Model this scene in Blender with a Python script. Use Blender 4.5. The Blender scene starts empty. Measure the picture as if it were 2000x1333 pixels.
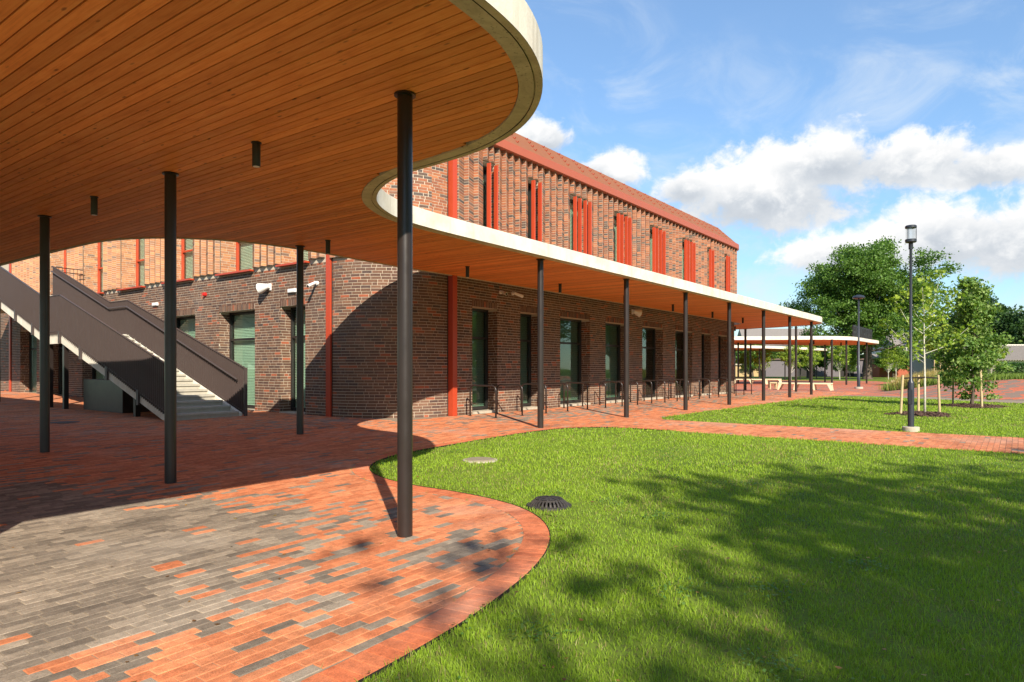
import bpy, bmesh, math, random
import numpy as np
from mathutils import Vector, Matrix
from mathutils.geometry import tessellate_polygon

rng = np.random.default_rng(7)
random.seed(7)
SC = bpy.context.scene
COL = SC.collection

# ------------------------------------------------------------------ camera
TH = math.radians(36.63)
EYE = 1.255
cam_d = bpy.data.cameras.new("camera")
cam_d.sensor_width = 36.0
cam_d.lens = 1333.0 / 2000.0 * 36.0
cam_d.shift_y = 55.5 / 2000.0
cam_d.clip_start = 0.05
cam_d.clip_end = 6000.0
cam = bpy.data.objects.new("camera", cam_d)
cam.location = (0, 0, EYE)
cam.rotation_euler = (math.pi / 2, 0, TH - math.pi / 2)
COL.objects.link(cam)
SC.camera = cam

# ------------------------------------------------------------------ sun, sky, exposure
SUN_H = Vector((0.615, 0.789)).normalized()          # horizontal travel of the light
SUN_EL = math.radians(32.4)
sun_d = bpy.data.lights.new("sun", 'SUN')
sun_d.energy = 5.0
sun_d.angle = math.radians(0.5)
sun_d.color = (1.0, 0.90, 0.75)
sun = bpy.data.objects.new("sun", sun_d)
ldir = Vector((SUN_H.x * math.cos(SUN_EL), SUN_H.y * math.cos(SUN_EL), -math.sin(SUN_EL)))
sun.rotation_euler = ldir.to_track_quat('-Z', 'Y').to_euler()
sun.location = (-20, -25, 30)
COL.objects.link(sun)

SC.view_settings.view_transform = 'Standard'
SC.view_settings.look = 'None'
SC.view_settings.gamma = 1.0
SC.view_settings.use_curve_mapping = False
SC.view_settings.exposure = 0.8
SC.cycles.max_bounces = 8
SC.cycles.diffuse_bounces = 4
SC.cycles.transparent_max_bounces = 12
SC.cycles.use_denoising = True


class NT:
    """tiny helper to write node trees"""
    def __init__(self, nt):
        self.nt = nt
        nt.nodes.clear()

    def n(self, typ, **kw):
        nd = self.nt.nodes.new(typ)
        for k, v in kw.items():
            if k.startswith('i_'):
                nd.inputs[k[2:].replace('_', ' ')].default_value = v
            else:
                setattr(nd, k, v)
        return nd

    def l(self, a, b):
        self.nt.links.new(a, b)

    def math(self, op, a, b=None, c=None, clamp=False):
        nd = self.nt.nodes.new('ShaderNodeMath')
        nd.operation = op
        nd.use_clamp = clamp
        for i, x in enumerate((a, b, c)):
            if x is None:
                continue
            if isinstance(x, (int, float)):
                nd.inputs[i].default_value = x
            else:
                self.l(x, nd.inputs[i])
        return nd.outputs[0]

    def mix(self, fac, a, b, blend='MIX'):
        nd = self.nt.nodes.new('ShaderNodeMix')
        nd.data_type = 'RGBA'
        nd.blend_type = blend
        for sock, x in ((nd.inputs[0], fac), (nd.inputs[6], a), (nd.inputs[7], b)):
            if isinstance(x, (int, float)):
                sock.default_value = x
            elif isinstance(x, (tuple, list)):
                sock.default_value = (x[0], x[1], x[2], 1)
            else:
                self.l(x, sock)
        return nd.outputs[2]

    def ramp(self, fac, stops, interp='LINEAR'):
        nd = self.nt.nodes.new('ShaderNodeValToRGB')
        cr = nd.color_ramp
        cr.interpolation = interp
        while len(cr.elements) < len(stops):
            cr.elements.new(0.5)
        for e, (p, c) in zip(cr.elements, stops):
            e.position = p
            e.color = (c[0], c[1], c[2], 1) if isinstance(c, (tuple, list)) else (c, c, c, 1)
        self.l(fac, nd.inputs[0])
        return nd.outputs[0]

    def sstep(self, x, lo, hi):
        nd = self.nt.nodes.new('ShaderNodeMapRange')
        nd.interpolation_type = 'SMOOTHSTEP'
        nd.inputs[1].default_value = lo
        nd.inputs[2].default_value = hi
        self.l(x, nd.inputs[0])
        return nd.outputs[0]

    def noise(self, vec, scale, detail=4.0, rough=0.55, dist=0.0):
        nd = self.nt.nodes.new('ShaderNodeTexNoise')
        nd.inputs['Scale'].default_value = scale
        nd.inputs['Detail'].default_value = detail
        nd.inputs['Roughness'].default_value = rough
        nd.inputs['Distortion'].default_value = dist
        if vec is not None:
            self.l(vec, nd.inputs['Vector'])
        return nd.outputs[0]

    def vmap(self, vec, loc=(0, 0, 0), rot=(0, 0, 0), scale=(1, 1, 1)):
        nd = self.nt.nodes.new('ShaderNodeMapping')
        nd.inputs['Location'].default_value = loc
        nd.inputs['Rotation'].default_value = rot
        nd.inputs['Scale'].default_value = scale
        self.l(vec, nd.inputs['Vector'])
        return nd.outputs[0]


# world ------------------------------------------------------------
world = bpy.data.worlds.new("World")
SC.world = world
world.use_nodes = True
W = NT(world.node_tree)
sky = W.n('ShaderNodeTexSky')
sky.sky_type = 'NISHITA'
sky.sun_disc = False
sky.sun_elevation = SUN_EL
sky.sun_rotation = math.atan2(-SUN_H.x, -SUN_H.y) % (2 * math.pi)
sky.altitude = 50
sky.air_density = 1.0
sky.dust_density = 0.0
sky.ozone_density = 2.0
tc = W.n('ShaderNodeTexCoord')
dirv = tc.outputs['Generated']
sep = W.n('ShaderNodeSeparateXYZ')
W.l(dirv, sep.inputs[0])
az = W.math('ARCTAN2', sep.outputs[1], sep.outputs[0])       # azimuth, radians from +X
el = W.math('ARCSINE', sep.outputs[2])
# cumulus: blobs (azimuth deg, elevation deg, half width, half height) + noise
rel_az = W.math('MULTIPLY', az, 57.2958)
rel_el = W.math('MULTIPLY', el, 57.2958)
n_big = W.noise(W.vmap(dirv, scale=(1, 1, 1.35)), 9.0, 9.0, 0.60, 0.35)
n_fine = W.noise(W.vmap(dirv, loc=(3.1, 1.2, 0.4), scale=(1, 1, 1.3)), 30.0, 8.0, 0.62, 0.3)
nb = W.math('SUBTRACT', W.math('ADD', W.math('MULTIPLY', n_big, 0.62), W.math('MULTIPLY', n_fine, 0.38)), 0.5)


def px2ang(x, y):
    a = math.degrees(TH) - math.degrees(math.atan((x - 1000) / 1333.0))
    e = math.degrees(math.atan((722 - y) / math.hypot(1333.0, x - 1000)))
    return a, e


CLOUDS = [  # photo position of centre, half sizes in photo pixels, weight
    (1490, 395, 210, 72), (1610, 330, 170, 68), (1780, 320, 150, 55), (1930, 330, 130, 45),
    (1345, 375, 70, 45), (1170, 345, 80, 42), (1060, 275, 60, 45),
    (1850, 470, 170, 75), (2000, 470, 160, 80), (1650, 500, 120, 45),
    (-250, 300, 260, 90), (-700, 420, 280, 90), (2500, 380, 260, 90), (3000, 300, 300, 110),
    (500, 330, 200, 70),
]
blob = None
bot = None
for (cx, cy, rx, ry) in CLOUDS:
    a0, e0 = px2ang(cx, cy)
    a1, _ = px2ang(cx + rx, cy)
    _, e1 = px2ang(cx, cy - ry)
    ra, re = abs(a1 - a0), abs(e1 - e0)
    da = W.math('DIVIDE', W.math('SUBTRACT', rel_az, a0), ra)
    de = W.math('DIVIDE', W.math('SUBTRACT', rel_el, e0), re)
    # flatter underside
    deb = W.math('MINIMUM', de, W.math('MULTIPLY', de, 1.25))
    d = W.math('SQRT', W.math('ADD', W.math('MULTIPLY', da, da), W.math('MULTIPLY', deb, deb)))
    v = W.math('SUBTRACT', 1.0, d)
    sh = W.math('MULTIPLY_ADD', de, 0.5, 0.5)
    wt = W.math('POWER', W.math('MAXIMUM', W.math('ADD', v, 0.75), 0.0), 4.0)
    if blob is None:
        blob, bot, wsum = v, W.math('MULTIPLY', sh, wt), W.math('ADD', wt, 0.001)
    else:
        bot = W.math('ADD', bot, W.math('MULTIPLY', sh, wt))
        wsum = W.math('ADD', wsum, wt)
        blob = W.math('SMOOTH_MAX', v, blob, 0.3)
bot = W.math('DIVIDE', bot, wsum)
dens = W.math('ADD', W.math('MULTIPLY', W.math('ADD', blob, 0.12), 1.2), W.math('MULTIPLY', nb, 4.6))
alpha = W.sstep(dens, -0.25, 0.50)
# generic broken cumulus for the rest of the sky (behind the viewer)
far_mask = W.sstep(W.math('ABSOLUTE', W.math('SUBTRACT', rel_az, math.degrees(TH))), 75, 110)
gen = W.math('MULTIPLY', W.sstep(n_big, 0.53, 0.62), far_mask)
alpha = W.math('MAXIMUM', alpha, gen)
# thin high cirrus veil
n_ci = W.noise(W.vmap(dirv, loc=(0.4, 2.0, 0), rot=(0.3, 0.2, 0.9), scale=(1.0, 3.2, 5.0)), 2.6, 7.0, 0.62, 0.9)
n_ci2 = W.noise(W.vmap(dirv, loc=(5.4, 1.0, 2.0)), 1.7, 2.0, 0.5, 0.0)
cir = W.math('MULTIPLY', W.sstep(n_ci, 0.40, 0.80), W.sstep(n_ci2, 0.36, 0.62))
cir = W.math('MULTIPLY_ADD', cir, 0.62, 0.07)
# low haze streaks near horizon
# cloud light: bright where thick towards the top, grey at the flat base
lum_n = W.math('MULTIPLY', nb, 3.0)
lum = W.math('ADD', W.math('MULTIPLY', bot, 0.85), lum_n)
lum = W.math('ADD', lum, W.math('MULTIPLY', W.math('SUBTRACT', 1.0, W.sstep(dens, 0.1, 0.9)), 0.22))
ccol = W.ramp(lum, [(0.0, (2.8, 3.1, 3.5)), (0.30, (3.7, 3.95, 4.25)), (0.56, (4.9, 5.0, 5.1)), (0.88, (6.1, 6.0, 5.9))])
# soft shoulder so that the band above the horizon keeps its colour
lumv = W.n('ShaderNodeRGBToBW')
W.l(sky.outputs[0], lumv.inputs[0])
shoulder = W.math('DIVIDE', 1.0, W.math('MULTIPLY_ADD', lumv.outputs[0], 0.075, 0.72))
skyc = W.mix(1.0, sky.outputs[0], shoulder, 'MULTIPLY')
skyc = W.mix(1.0, skyc, (0.80, 0.97, 1.06), 'MULTIPLY')
csky = W.mix(cir, skyc, (4.4, 4.9, 5.4))
cfin = W.mix(alpha, csky, ccol)
bg = W.n('ShaderNodeBackground')
bg.inputs['Strength'].default_value = 0.105
W.l(cfin, bg.inputs['Color'])
wo = W.n('ShaderNodeOutputWorld')
W.l(bg.outputs[0], wo.inputs['Surface'])

# ------------------------------------------------------------------ ground height
ZC = 3.61            # underside of the canopies
FAS = 0.285          # fascia height


def G(u, v):
    u = np.asarray(u, dtype=float)
    v = np.asarray(v, dtype=float)
    k = 0.25
    sp = k * np.log1p(np.exp(np.clip((12 - u) / k, -60, 60)))
    z = -0.0146 * np.minimum(sp, 16)
    lo = 0.0155 * (np.maximum(v, -8) - 8.3) * np.clip((17 - u) / 7, 0, 1)
    mid = 0.024 * (np.clip(v, 8.3, 12.3) - 8.3)
    hi = 0.009 * (np.clip(v, 12.3, 45) - 12.3)
    t = np.clip((u - 36) / 6, 0, 1)
    t = t * t * (3 - 2 * t)
    z = z + np.where(v < 8.3, lo, (mid + hi) * (1 - t))
    return np.maximum(z, -0.5)


def g1(u, v):
    return float(G(u, v))


ST, CT = math.sin(TH), math.cos(TH)


def proj(u, v, z):
    X = ST * np.asarray(u) - CT * np.asarray(v)
    Z = CT * np.asarray(u) + ST * np.asarray(v)
    Zs = np.where(Z > 0.05, Z, 0.05)
    return 1000 + 1333 * X / Zs, 722 - 1333 * (np.asarray(z) - EYE) / Zs, Z


# ------------------------------------------------------------------ object helpers
def link(o, parent=None, label=None, cat=None, group=None, kind=None):
    COL.objects.link(o)
    if parent is not None:
        o.parent = parent
    if label:
        o["label"] = label
    if cat:
        o["category"] = cat
    if group:
        o["group"] = group
    if kind:
        o["kind"] = kind
    return o


def mesh_from(name, V, F, mat, smooth=False):
    me = bpy.data.meshes.new(name)
    me.from_pydata([tuple(p) for p in V], [], F)
    if mat is not None:
        me.materials.append(mat)
    if smooth:
        me.polygons.foreach_set('use_smooth', [True] * len(me.polygons))
    me.update()
    return me


def mesh_np(name, V, F, mat, col=None, smooth=False):
    """V (n,3); F (m,k) constant k; col (n,3) optional vertex colour"""
    V = np.ascontiguousarray(V, dtype=np.float32)
    F = np.ascontiguousarray(F, dtype=np.int32)
    me = bpy.data.meshes.new(name)
    k = F.shape[1]
    me.vertices.add(len(V))
    me.vertices.foreach_set('co', V.ravel())
    me.loops.add(F.size)
    me.loops.foreach_set('vertex_index', F.ravel())
    me.polygons.add(len(F))
    me.polygons.foreach_set('loop_start', np.arange(0, F.size, k, dtype=np.int32))
    me.polygons.foreach_set('loop_total', np.full(len(F), k, dtype=np.int32))
    me.polygons.foreach_set('use_smooth', np.full(len(F), smooth, dtype=bool))
    if col is not None:
        at = me.color_attributes.new('Col', 'FLOAT_COLOR', 'POINT')
        c = np.ones((len(V), 4), dtype=np.float32)
        c[:, :3] = col
        at.data.foreach_set('color', c.ravel())
    me.materials.append(mat)
    me.update(calc_edges=True)
    me.validate()
    return me


def obj(name, me, parent=None, **kw):
    return link(bpy.data.objects.new(name, me), parent, **kw)


def empty(name, loc, **kw):
    e = bpy.data.objects.new(name, None)
    e.empty_display_size = 0.2
    e.location = loc
    link(e, None, **kw)
    return e


def put(o, parent, world_loc=None):
    """parent keeping the mesh written in world coordinates"""
    o.parent = parent
    o.matrix_parent_inverse = Matrix.Translation(-Vector(parent.location)) if parent.rotation_euler[:] == (0, 0, 0) else parent.matrix_basis.inverted()
    return o


class MB:
    """mesh collector in world coordinates"""
    def __init__(self):
        self.V, self.F = [], []

    def box(self, x0, x1, y0, y1, z0, z1):
        b = len(self.V)
        self.V += [(x0, y0, z0), (x1, y0, z0), (x1, y1, z0), (x0, y1, z0), (x0, y0, z1), (x1, y0, z1), (x1, y1, z1), (x0, y1, z1)]
        self.F += [tuple(b + i for i in f) for f in ((0, 3, 2, 1), (4, 5, 6, 7), (0, 1, 5, 4), (1, 2, 6, 5), (2, 3, 7, 6), (3, 0, 4, 7))]
        return self

    def obox(self, c, t, n, hl, hd, z0, z1):
        """box centred at c=(x,y), along t, depth dir n"""
        b = len(self.V)
        for z in (z0, z1):
            for (a, d) in ((-1, -1), (1, -1), (1, 1), (-1, 1)):
                self.V.append((c[0] + a * hl * t[0] + d * hd * n[0], c[1] + a * hl * t[1] + d * hd * n[1], z))
        self.F += [tuple(b + i for i in f) for f in ((0, 3, 2, 1), (4, 5, 6, 7), (0, 1, 5, 4), (1, 2, 6, 5), (2, 3, 7, 6), (3, 0, 4, 7))]
        return self

    def prism(self, poly, axis_pts):
        """sweep polygon (list of 3D pts) between two offsets"""
        b = len(self.V)
        n = len(poly)
        for off in axis_pts:
            for p in poly:
                self.V.append(tuple(Vector(p) + Vector(off)))
        self.F.append(tuple(b + i for i in reversed(range(n))))
        self.F.append(tuple(b + n + i for i in range(n)))
        for i in range(n):
            j = (i + 1) % n
            self.F.append((b + i, b + j, b + n + j, b + n + i))
        return self

    def tube(self, pts, rads, seg=10, cap=True):
        pts = [Vector(p) for p in pts]
        if isinstance(rads, (int, float)):
            rads = [rads] * len(pts)
        b = len(self.V)
        up = Vector((0, 0, 1))
        prev = None
        for i, p in enumerate(pts):
            if i == 0:
                d = pts[1] - pts[0]
            elif i == len(pts) - 1:
                d = pts[-1] - pts[-2]
            else:
                d = pts[i + 1] - pts[i - 1]
            d.normalize()
            if prev is None:
                a = d.cross(up)
                if a.length < 1e-3:
                    a = d.cross(Vector((1, 0, 0)))
                a.normalize()
            else:
                a = (prev - d * prev.dot(d)).normalized()
            prev = a
            c = d.cross(a)
            for k in range(seg):
                ang = 2 * math.pi * k / seg
                self.V.append(tuple(p + (a * math.cos(ang) + c * math.sin(ang)) * rads[i]))
        for i in range(len(pts) - 1):
            for k in range(seg):
                k2 = (k + 1) % seg
                self.F.append((b + i * seg + k, b + i * seg + k2, b + (i + 1) * seg + k2, b + (i + 1) * seg + k))
        if cap:
            self.F.append(tuple(b + k for k in reversed(range(seg))))
            self.F.append(tuple(b + (len(pts) - 1) * seg + k for k in range(seg)))
        return self

    def lathe(self, c, prof, seg=24):
        b = len(self.V)
        for (r, z) in prof:
            for k in range(seg):
                a = 2 * math.pi * k / seg
                self.V.append((c[0] + r * math.cos(a), c[1] + r * math.sin(a), c[2] + z))
        for i in range(len(prof) - 1):
            for k in range(seg):
                k2 = (k + 1) % seg
                self.F.append((b + i * seg + k, b + i * seg + k2, b + (i + 1) * seg + k2, b + (i + 1) * seg + k))
        self.F.append(tuple(b + k for k in reversed(range(seg))))
        self.F.append(tuple(b + (len(prof) - 1) * seg + k for k in range(seg)))
        return self

    def build(self, name, mat, parent=None, smooth=False, bevel=0.0, **kw):
        me = mesh_from(name, self.V, self.F, mat)
        if bevel:
            bm = bmesh.new()
            bm.from_mesh(me)
            bmesh.ops.bevel(bm, geom=[e for e in bm.edges if len(e.link_faces) == 2 and e.calc_face_angle(0) > 0.6], offset=bevel, segments=2, affect='EDGES', profile=0.6)
            bm.to_mesh(me)
            bm.free()
        if smooth:
            me.polygons.foreach_set('use_smooth', [True] * len(me.polygons))
            try:
                me.set_sharp_from_angle(angle=math.radians(40))
            except Exception:
                pass
        o = bpy.data.objects.new(name, me)
        link(o, None, **kw)
        if parent is not None:
            put(o, parent)
        return o


# ------------------------------------------------------------------ materials
def new_mat(name):
    m = bpy.data.materials.new(name)
    m.use_nodes = True
    return m, NT(m.node_tree)


def finish(N, bsdf):
    out = N.n('ShaderNodeOutputMaterial')
    N.l(bsdf, out.inputs['Surface'])


def plain(name, c, rough=0.5, metal=0.0, var=0.12, nscale=6.0, bump=0.0, spec=0.5):
    m, N = new_mat(name)
    geo = N.n('ShaderNodeNewGeometry')
    ns = N.noise(geo.outputs['Position'], nscale, 5.0, 0.6)
    k = N.math('MULTIPLY_ADD', N.math('SUBTRACT', ns, 0.5), var * 2.2, 1.0)
    c1 = N.mix(1.0, c, k, 'MULTIPLY')
    p = N.n('ShaderNodeBsdfPrincipled')
    N.l(c1, p.inputs['Base Color'])
    p.inputs['Metallic'].default_value = metal
    p.inputs['Specular IOR Level'].default_value = spec
    N.l(N.math('MULTIPLY_ADD', N.math('SUBTRACT', ns, 0.5), 0.25, rough), p.inputs['Roughness'])
    if bump:
        b = N.n('ShaderNodeBump')
        b.inputs['Strength'].default_value = bump
        b.inputs['Distance'].default_value = 0.01
        N.l(N.noise(geo.outputs['Position'], nscale * 9, 4, 0.6), b.inputs['Height'])
        N.l(b.outputs[0], p.inputs['Normal'])
    finish(N, p.outputs[0])
    return m


def piece_mat(name, use_attr, grain=60.0, dust=0.25, dustc=(0.5, 0.45, 0.38), rough=0.8, bump=0.25, big=0.7, con=0.9):
    """brick or paver: colour per piece from attribute or object colour"""
    m, N = new_mat(name)
    geo = N.n('ShaderNodeNewGeometry')
    if use_attr:
        a = N.n('ShaderNodeVertexColor')
        a.layer_name = 'Col'
        base = a.outputs[0]
    else:
        a = N.n('ShaderNodeObjectInfo')
        base = a.outputs['Color']
    pos = geo.outputs['Position']
    n1 = N.noise(pos, grain, 4.0, 0.65)
    n2 = N.noise(pos, grain * 0.13, 4.0, 0.6)
    n3 = N.noise(pos, big, 6.0, 0.62, 0.4)
    k = N.math('MULTIPLY_ADD', N.math('SUBTRACT', n1, 0.5), con, 1.0)
    k = N.math('MULTIPLY_ADD', N.math('SUBTRACT', n2, 0.5), con * 0.7, k)
    c = N.mix(1.0, base, k, 'MULTIPLY')
    c = N.mix(N.math('MULTIPLY', N.sstep(n3, 0.5, 0.78), dust), c, dustc)
    if con > 1:
        # light grains, dark damp or tyre stains of their own shape
        n4 = N.noise(pos, grain * 2.3, 2.0, 0.5)
        c = N.mix(N.math('MULTIPLY', N.sstep(n4, 0.66, 0.74), 0.5), c, (0.55, 0.50, 0.43))
        n5 = N.noise(N.vmap(pos, scale=(0.35, 1.6, 1)), 1.1, 6.0, 0.65, 0.6)
        c = N.mix(1.0, c, N.math('MULTIPLY_ADD', N.sstep(n5, 0.45, 0.72), -0.28, 1.06), 'MULTIPLY')
    p = N.n('ShaderNodeBsdfPrincipled')
    N.l(c, p.inputs['Base Color'])
    p.inputs['Roughness'].default_value = rough
    p.inputs['Specular IOR Level'].default_value = 0.3
    b = N.n('ShaderNodeBump')
    b.inputs['Strength'].default_value = bump
    b.inputs['Distance'].default_value = 0.004
    N.l(n1, b.inputs['Height'])
    N.l(b.outputs[0], p.inputs['Normal'])
    finish(N, p.outputs[0])
    return m


M_BRICK_A = piece_mat('brick_clay_field', True, 90, 0.12)
M_BRICK_O = piece_mat('brick_clay', False, 90, 0.12)
M_PAVE_A = piece_mat('paver_clay_field', True, 130, 0.42, (0.46, 0.40, 0.33), 0.85, 0.45, 0.55, 1.5)
M_PAVE_O = piece_mat('paver_clay', False, 130, 0.42, (0.46, 0.40, 0.33), 0.85, 0.45, 0.55, 1.5)
M_MORTAR = plain('mortar', (0.46, 0.385, 0.295), 0.9, 0, 0.15, 12)
M_JOINT = plain('joint_sand', (0.25, 0.195, 0.135), 0.95, 0, 0.3, 20)
M_STEEL = plain('brown_painted_steel', (0.024, 0.017, 0.015), 0.33, 0.0, 0.08, 5)
M_STEEL2 = plain('brown_balustrade_paint', (0.066, 0.048, 0.044), 0.45, 0.0, 0.06, 5)
M_LAMPPOST = plain('anthracite_paint', (0.030, 0.036, 0.048), 0.38, 0.2, 0.08, 5)
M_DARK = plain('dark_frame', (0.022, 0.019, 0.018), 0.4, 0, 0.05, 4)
M_BLACK = plain('backing_felt', (0.012, 0.007, 0.005), 0.9, 0, 0.1, 4)
M_RED = plain('red_painted_metal', (0.42, 0.052, 0.018), 0.42, 0.0, 0.05, 3)
M_ROOFRED = plain('roof_band_red', (0.36, 0.090, 0.045), 0.45, 0.0, 0.06, 3)
M_ROOF = plain('roof_sheet_brown', (0.25, 0.098, 0.048), 0.7, 0.0, 0.1, 3, spec=0.15)
M_WHITE = plain('white_plastic', (0.75, 0.74, 0.71), 0.4, 0, 0.03, 5)
M_ALARM = plain('alarm_red', (0.55, 0.02, 0.015), 0.35, 0, 0.03, 5)
M_BENCH = plain('cream_bench', (0.72, 0.62, 0.42), 0.55, 0, 0.08, 6)
M_STEP = plain('step_concrete', (0.40, 0.375, 0.31), 0.85, 0, 0.22, 9, 0.25)
M_IRON = plain('cast_iron', (0.055, 0.048, 0.045), 0.6, 0.3, 0.35, 30, 0.3)
M_BARK = plain('bark', (0.10, 0.075, 0.055), 0.9, 0, 0.5, 25, 0.5)
M_BARKW = plain('pale_bark', (0.50, 0.47, 0.40), 0.8, 0, 0.5, 30, 0.3)
M_STAKE = plain('stake_wood', (0.46, 0.36, 0.20), 0.8, 0, 0.35, 14, 0.3)
M_MULCH = plain('bark_mulch', (0.085, 0.045, 0.032), 0.9, 0, 0.7, 30, 0.4)
M_PLASTER = plain('white_plaster', (0.68, 0.65, 0.58), 0.85, 0, 0.1, 2)
M_BROWNWALL = plain('brown_render', (0.11, 0.075, 0.062), 0.85, 0, 0.2, 3)
M_GREYWALL = plain('grey_boards', (0.13, 0.115, 0.125), 0.8, 0, 0.2, 3)
M_OCHRE = plain('ochre_wall', (0.42, 0.30, 0.15), 0.85, 0, 0.2, 3)
M_CORR = plain('fibre_cement', (0.20, 0.18, 0.165), 0.85, 0, 0.25, 4)
M_BLINDL = plain('blind_fabric', (0.60, 0.66, 0.57), 0.7, 0, 0.08, 2)  # pale green cloth of the window blinds
M_BLINDD = plain('dark_green_blind', (0.17, 0.235, 0.19), 0.7, 0, 0.1, 2)
M_SOILCOVER = plain('weathered_cover', (0.24, 0.20, 0.135), 0.95, 0, 0.4, 14, 0.3)
M_STONE = plain('cover_concrete', (0.42, 0.37, 0.29), 0.9, 0, 0.3, 12, 0.3)


def concrete_mat():
    m, N = new_mat('cast_concrete')
    geo = N.n('ShaderNodeNewGeometry')
    pos = geo.outputs['Position']
    n1 = N.noise(pos, 2.2, 8.0, 0.65, 0.3)
    n2 = N.noise(pos, 40, 5.0, 0.65)
    n3 = N.noise(N.vmap(pos, scale=(6, 6, 0.5)), 1.0, 5.0, 0.6)
    c = N.ramp(n1, [(0.3, (0.56, 0.51, 0.42)), (0.55, (0.68, 0.63, 0.54)), (0.8, (0.75, 0.71, 0.62))])
    c = N.mix(N.math('MULTIPLY', N.sstep(n3, 0.52, 0.72), 0.34), c, (0.38, 0.32, 0.23))
    c = N.mix(N.math('MULTIPLY', N.sstep(n2, 0.62, 0.74), 0.35), c, (0.36, 0.30, 0.2))
    p = N.n('ShaderNodeBsdfPrincipled')
    N.l(c, p.inputs['Base Color'])
    p.inputs['Roughness'].default_value = 0.85
    p.inputs['Specular IOR Level'].default_value = 0.25
    b = N.n('ShaderNodeBump')
    b.inputs['Strength'].default_value = 0.3
    b.inputs['Distance'].default_value = 0.006
    N.l(n2, b.inputs['Height'])
    N.l(b.outputs[0], p.inputs['Normal'])
    finish(N, p.outputs[0])
    return m


def soffit_mat():
    """underside strip of the edge beam: stained with dark algae spots"""
    m, N = new_mat('stained_soffit_concrete')
    geo = N.n('ShaderNodeNewGeometry')
    pos = geo.outputs['Position']
    n1 = N.noise(pos, 3.0, 8.0, 0.7, 0.6)
    n2 = N.noise(pos, 26, 6.0, 0.7, 0.5)
    n3 = N.noise(pos, 1.4, 3.0, 0.5)
    c = N.ramp(n1, [(0.3, (0.40, 0.35, 0.26)), (0.6, (0.60, 0.54, 0.42)), (0.8, (0.66, 0.60, 0.48))])
    s = N.math('MULTIPLY', N.sstep(n2, 0.55, 0.68), N.sstep(n3, 0.42, 0.6))
    c = N.mix(N.math('MULTIPLY', s, 0.85), c, (0.10, 0.085, 0.06))
    p = N.n('ShaderNodeBsdfPrincipled')
    N.l(c, p.inputs['Base Color'])
    p.inputs['Roughness'].default_value = 0.9
    finish(N, p.outputs[0])
    return m


def wood_mat():
    m, N = new_mat('oiled_spruce_board')
    geo = N.n('ShaderNodeNewGeometry')
    pos = geo.outputs['Position']
    sp = N.n('ShaderNodeSeparateXYZ')
    N.l(pos, sp.inputs[0])
    idx = N.math('FLOOR', N.math('DIVIDE', sp.outputs[0], 0.111))
    wn = N.n('ShaderNodeTexWhiteNoise')
    wn.noise_dimensions = '1D'
    N.l(idx, wn.inputs['W'])
    r = wn.outputs['Value']
    cmb = N.n('ShaderNodeCombineXYZ')
    N.l(N.math('MULTIPLY', sp.outputs[0], 1.0), cmb.inputs[0])
    N.l(N.math('MULTIPLY_ADD', r, 37.0, sp.outputs[1]), cmb.inputs[1])
    N.l(N.math('MULTIPLY', r, 91.0), cmb.inputs[2])
    cv = cmb.outputs[0]
    grain = N.noise(N.vmap(cv, scale=(60, 1.6, 1)), 1.0, 6.0, 0.6, 0.8)
    blot = N.noise(N.vmap(cv, scale=(9, 2.2, 1)), 1.0, 5.0, 0.6, 0.8)
    vor = N.n('ShaderNodeTexVoronoi')
    vor.feature = 'F1'
    vor.inputs['Scale'].default_value = 1.0
    N.l(N.vmap(cv, scale=(13, 4.2, 1)), vor.inputs['Vector'])
    knot = N.math('SUBTRACT', 1.0, N.sstep(vor.outputs['Distance'], 0.06, 0.20))
    kn2 = N.math('MULTIPLY', knot, N.sstep(N.noise(N.vmap(cv, scale=(3, 1.2, 1)), 1.0, 2, 0.5), 0.46, 0.56))
    c = N.ramp(N.math('ADD', N.math('MULTIPLY', grain, 0.55), N.math('MULTIPLY', blot, 0.45)),
               [(0.30, (0.60, 0.185, 0.040)), (0.5, (0.80, 0.285, 0.070)), (0.72, (0.88, 0.39, 0.12))])
    c = N.mix(1.0, c, N.math('MULTIPLY_ADD', r, 0.34, 0.82), 'MULTIPLY')
    c = N.mix(N.math('MULTIPLY', kn2, 0.75), c, (0.15, 0.05, 0.018))
    p = N.n('ShaderNodeBsdfPrincipled')
    N.l(c, p.inputs['Base Color'])
    p.inputs['Roughness'].default_value = 0.55
    p.inputs['Specular IOR Level'].default_value = 0.3
    b = N.n('ShaderNodeBump')
    b.inputs['Strength'].default_value = 0.12
    b.inputs['Distance'].default_value = 0.003
    N.l(grain, b.inputs['Height'])
    N.l(b.outputs[0], p.inputs['Normal'])
    finish(N, p.outputs[0])
    return m


def glass_mat():
    m, N = new_mat('window_glass')
    lw = N.n('ShaderNodeLayerWeight')
    lw.inputs['Blend'].default_value = 0.5
    refl = N.math('MULTIPLY_ADD', N.math('POWER', lw.outputs['Facing'], 5.0), 0.9, 0.075)
    gl = N.n('ShaderNodeBsdfGlossy')
    gl.inputs['Roughness'].default_value = 0.015
    gl.inputs['Color'].default_value = (0.9, 0.97, 0.93, 1)
    tr = N.n('ShaderNodeBsdfTransparent')
    tr.inputs['Color'].default_value = (0.84, 0.92, 0.87, 1)
    mx = N.n('ShaderNodeMixShader')
    N.l(refl, mx.inputs[0])
    N.l(tr.outputs[0], mx.inputs[1])
    N.l(gl.outputs[0], mx.inputs[2])
    finish(N, mx.outputs[0])
    return m


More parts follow.
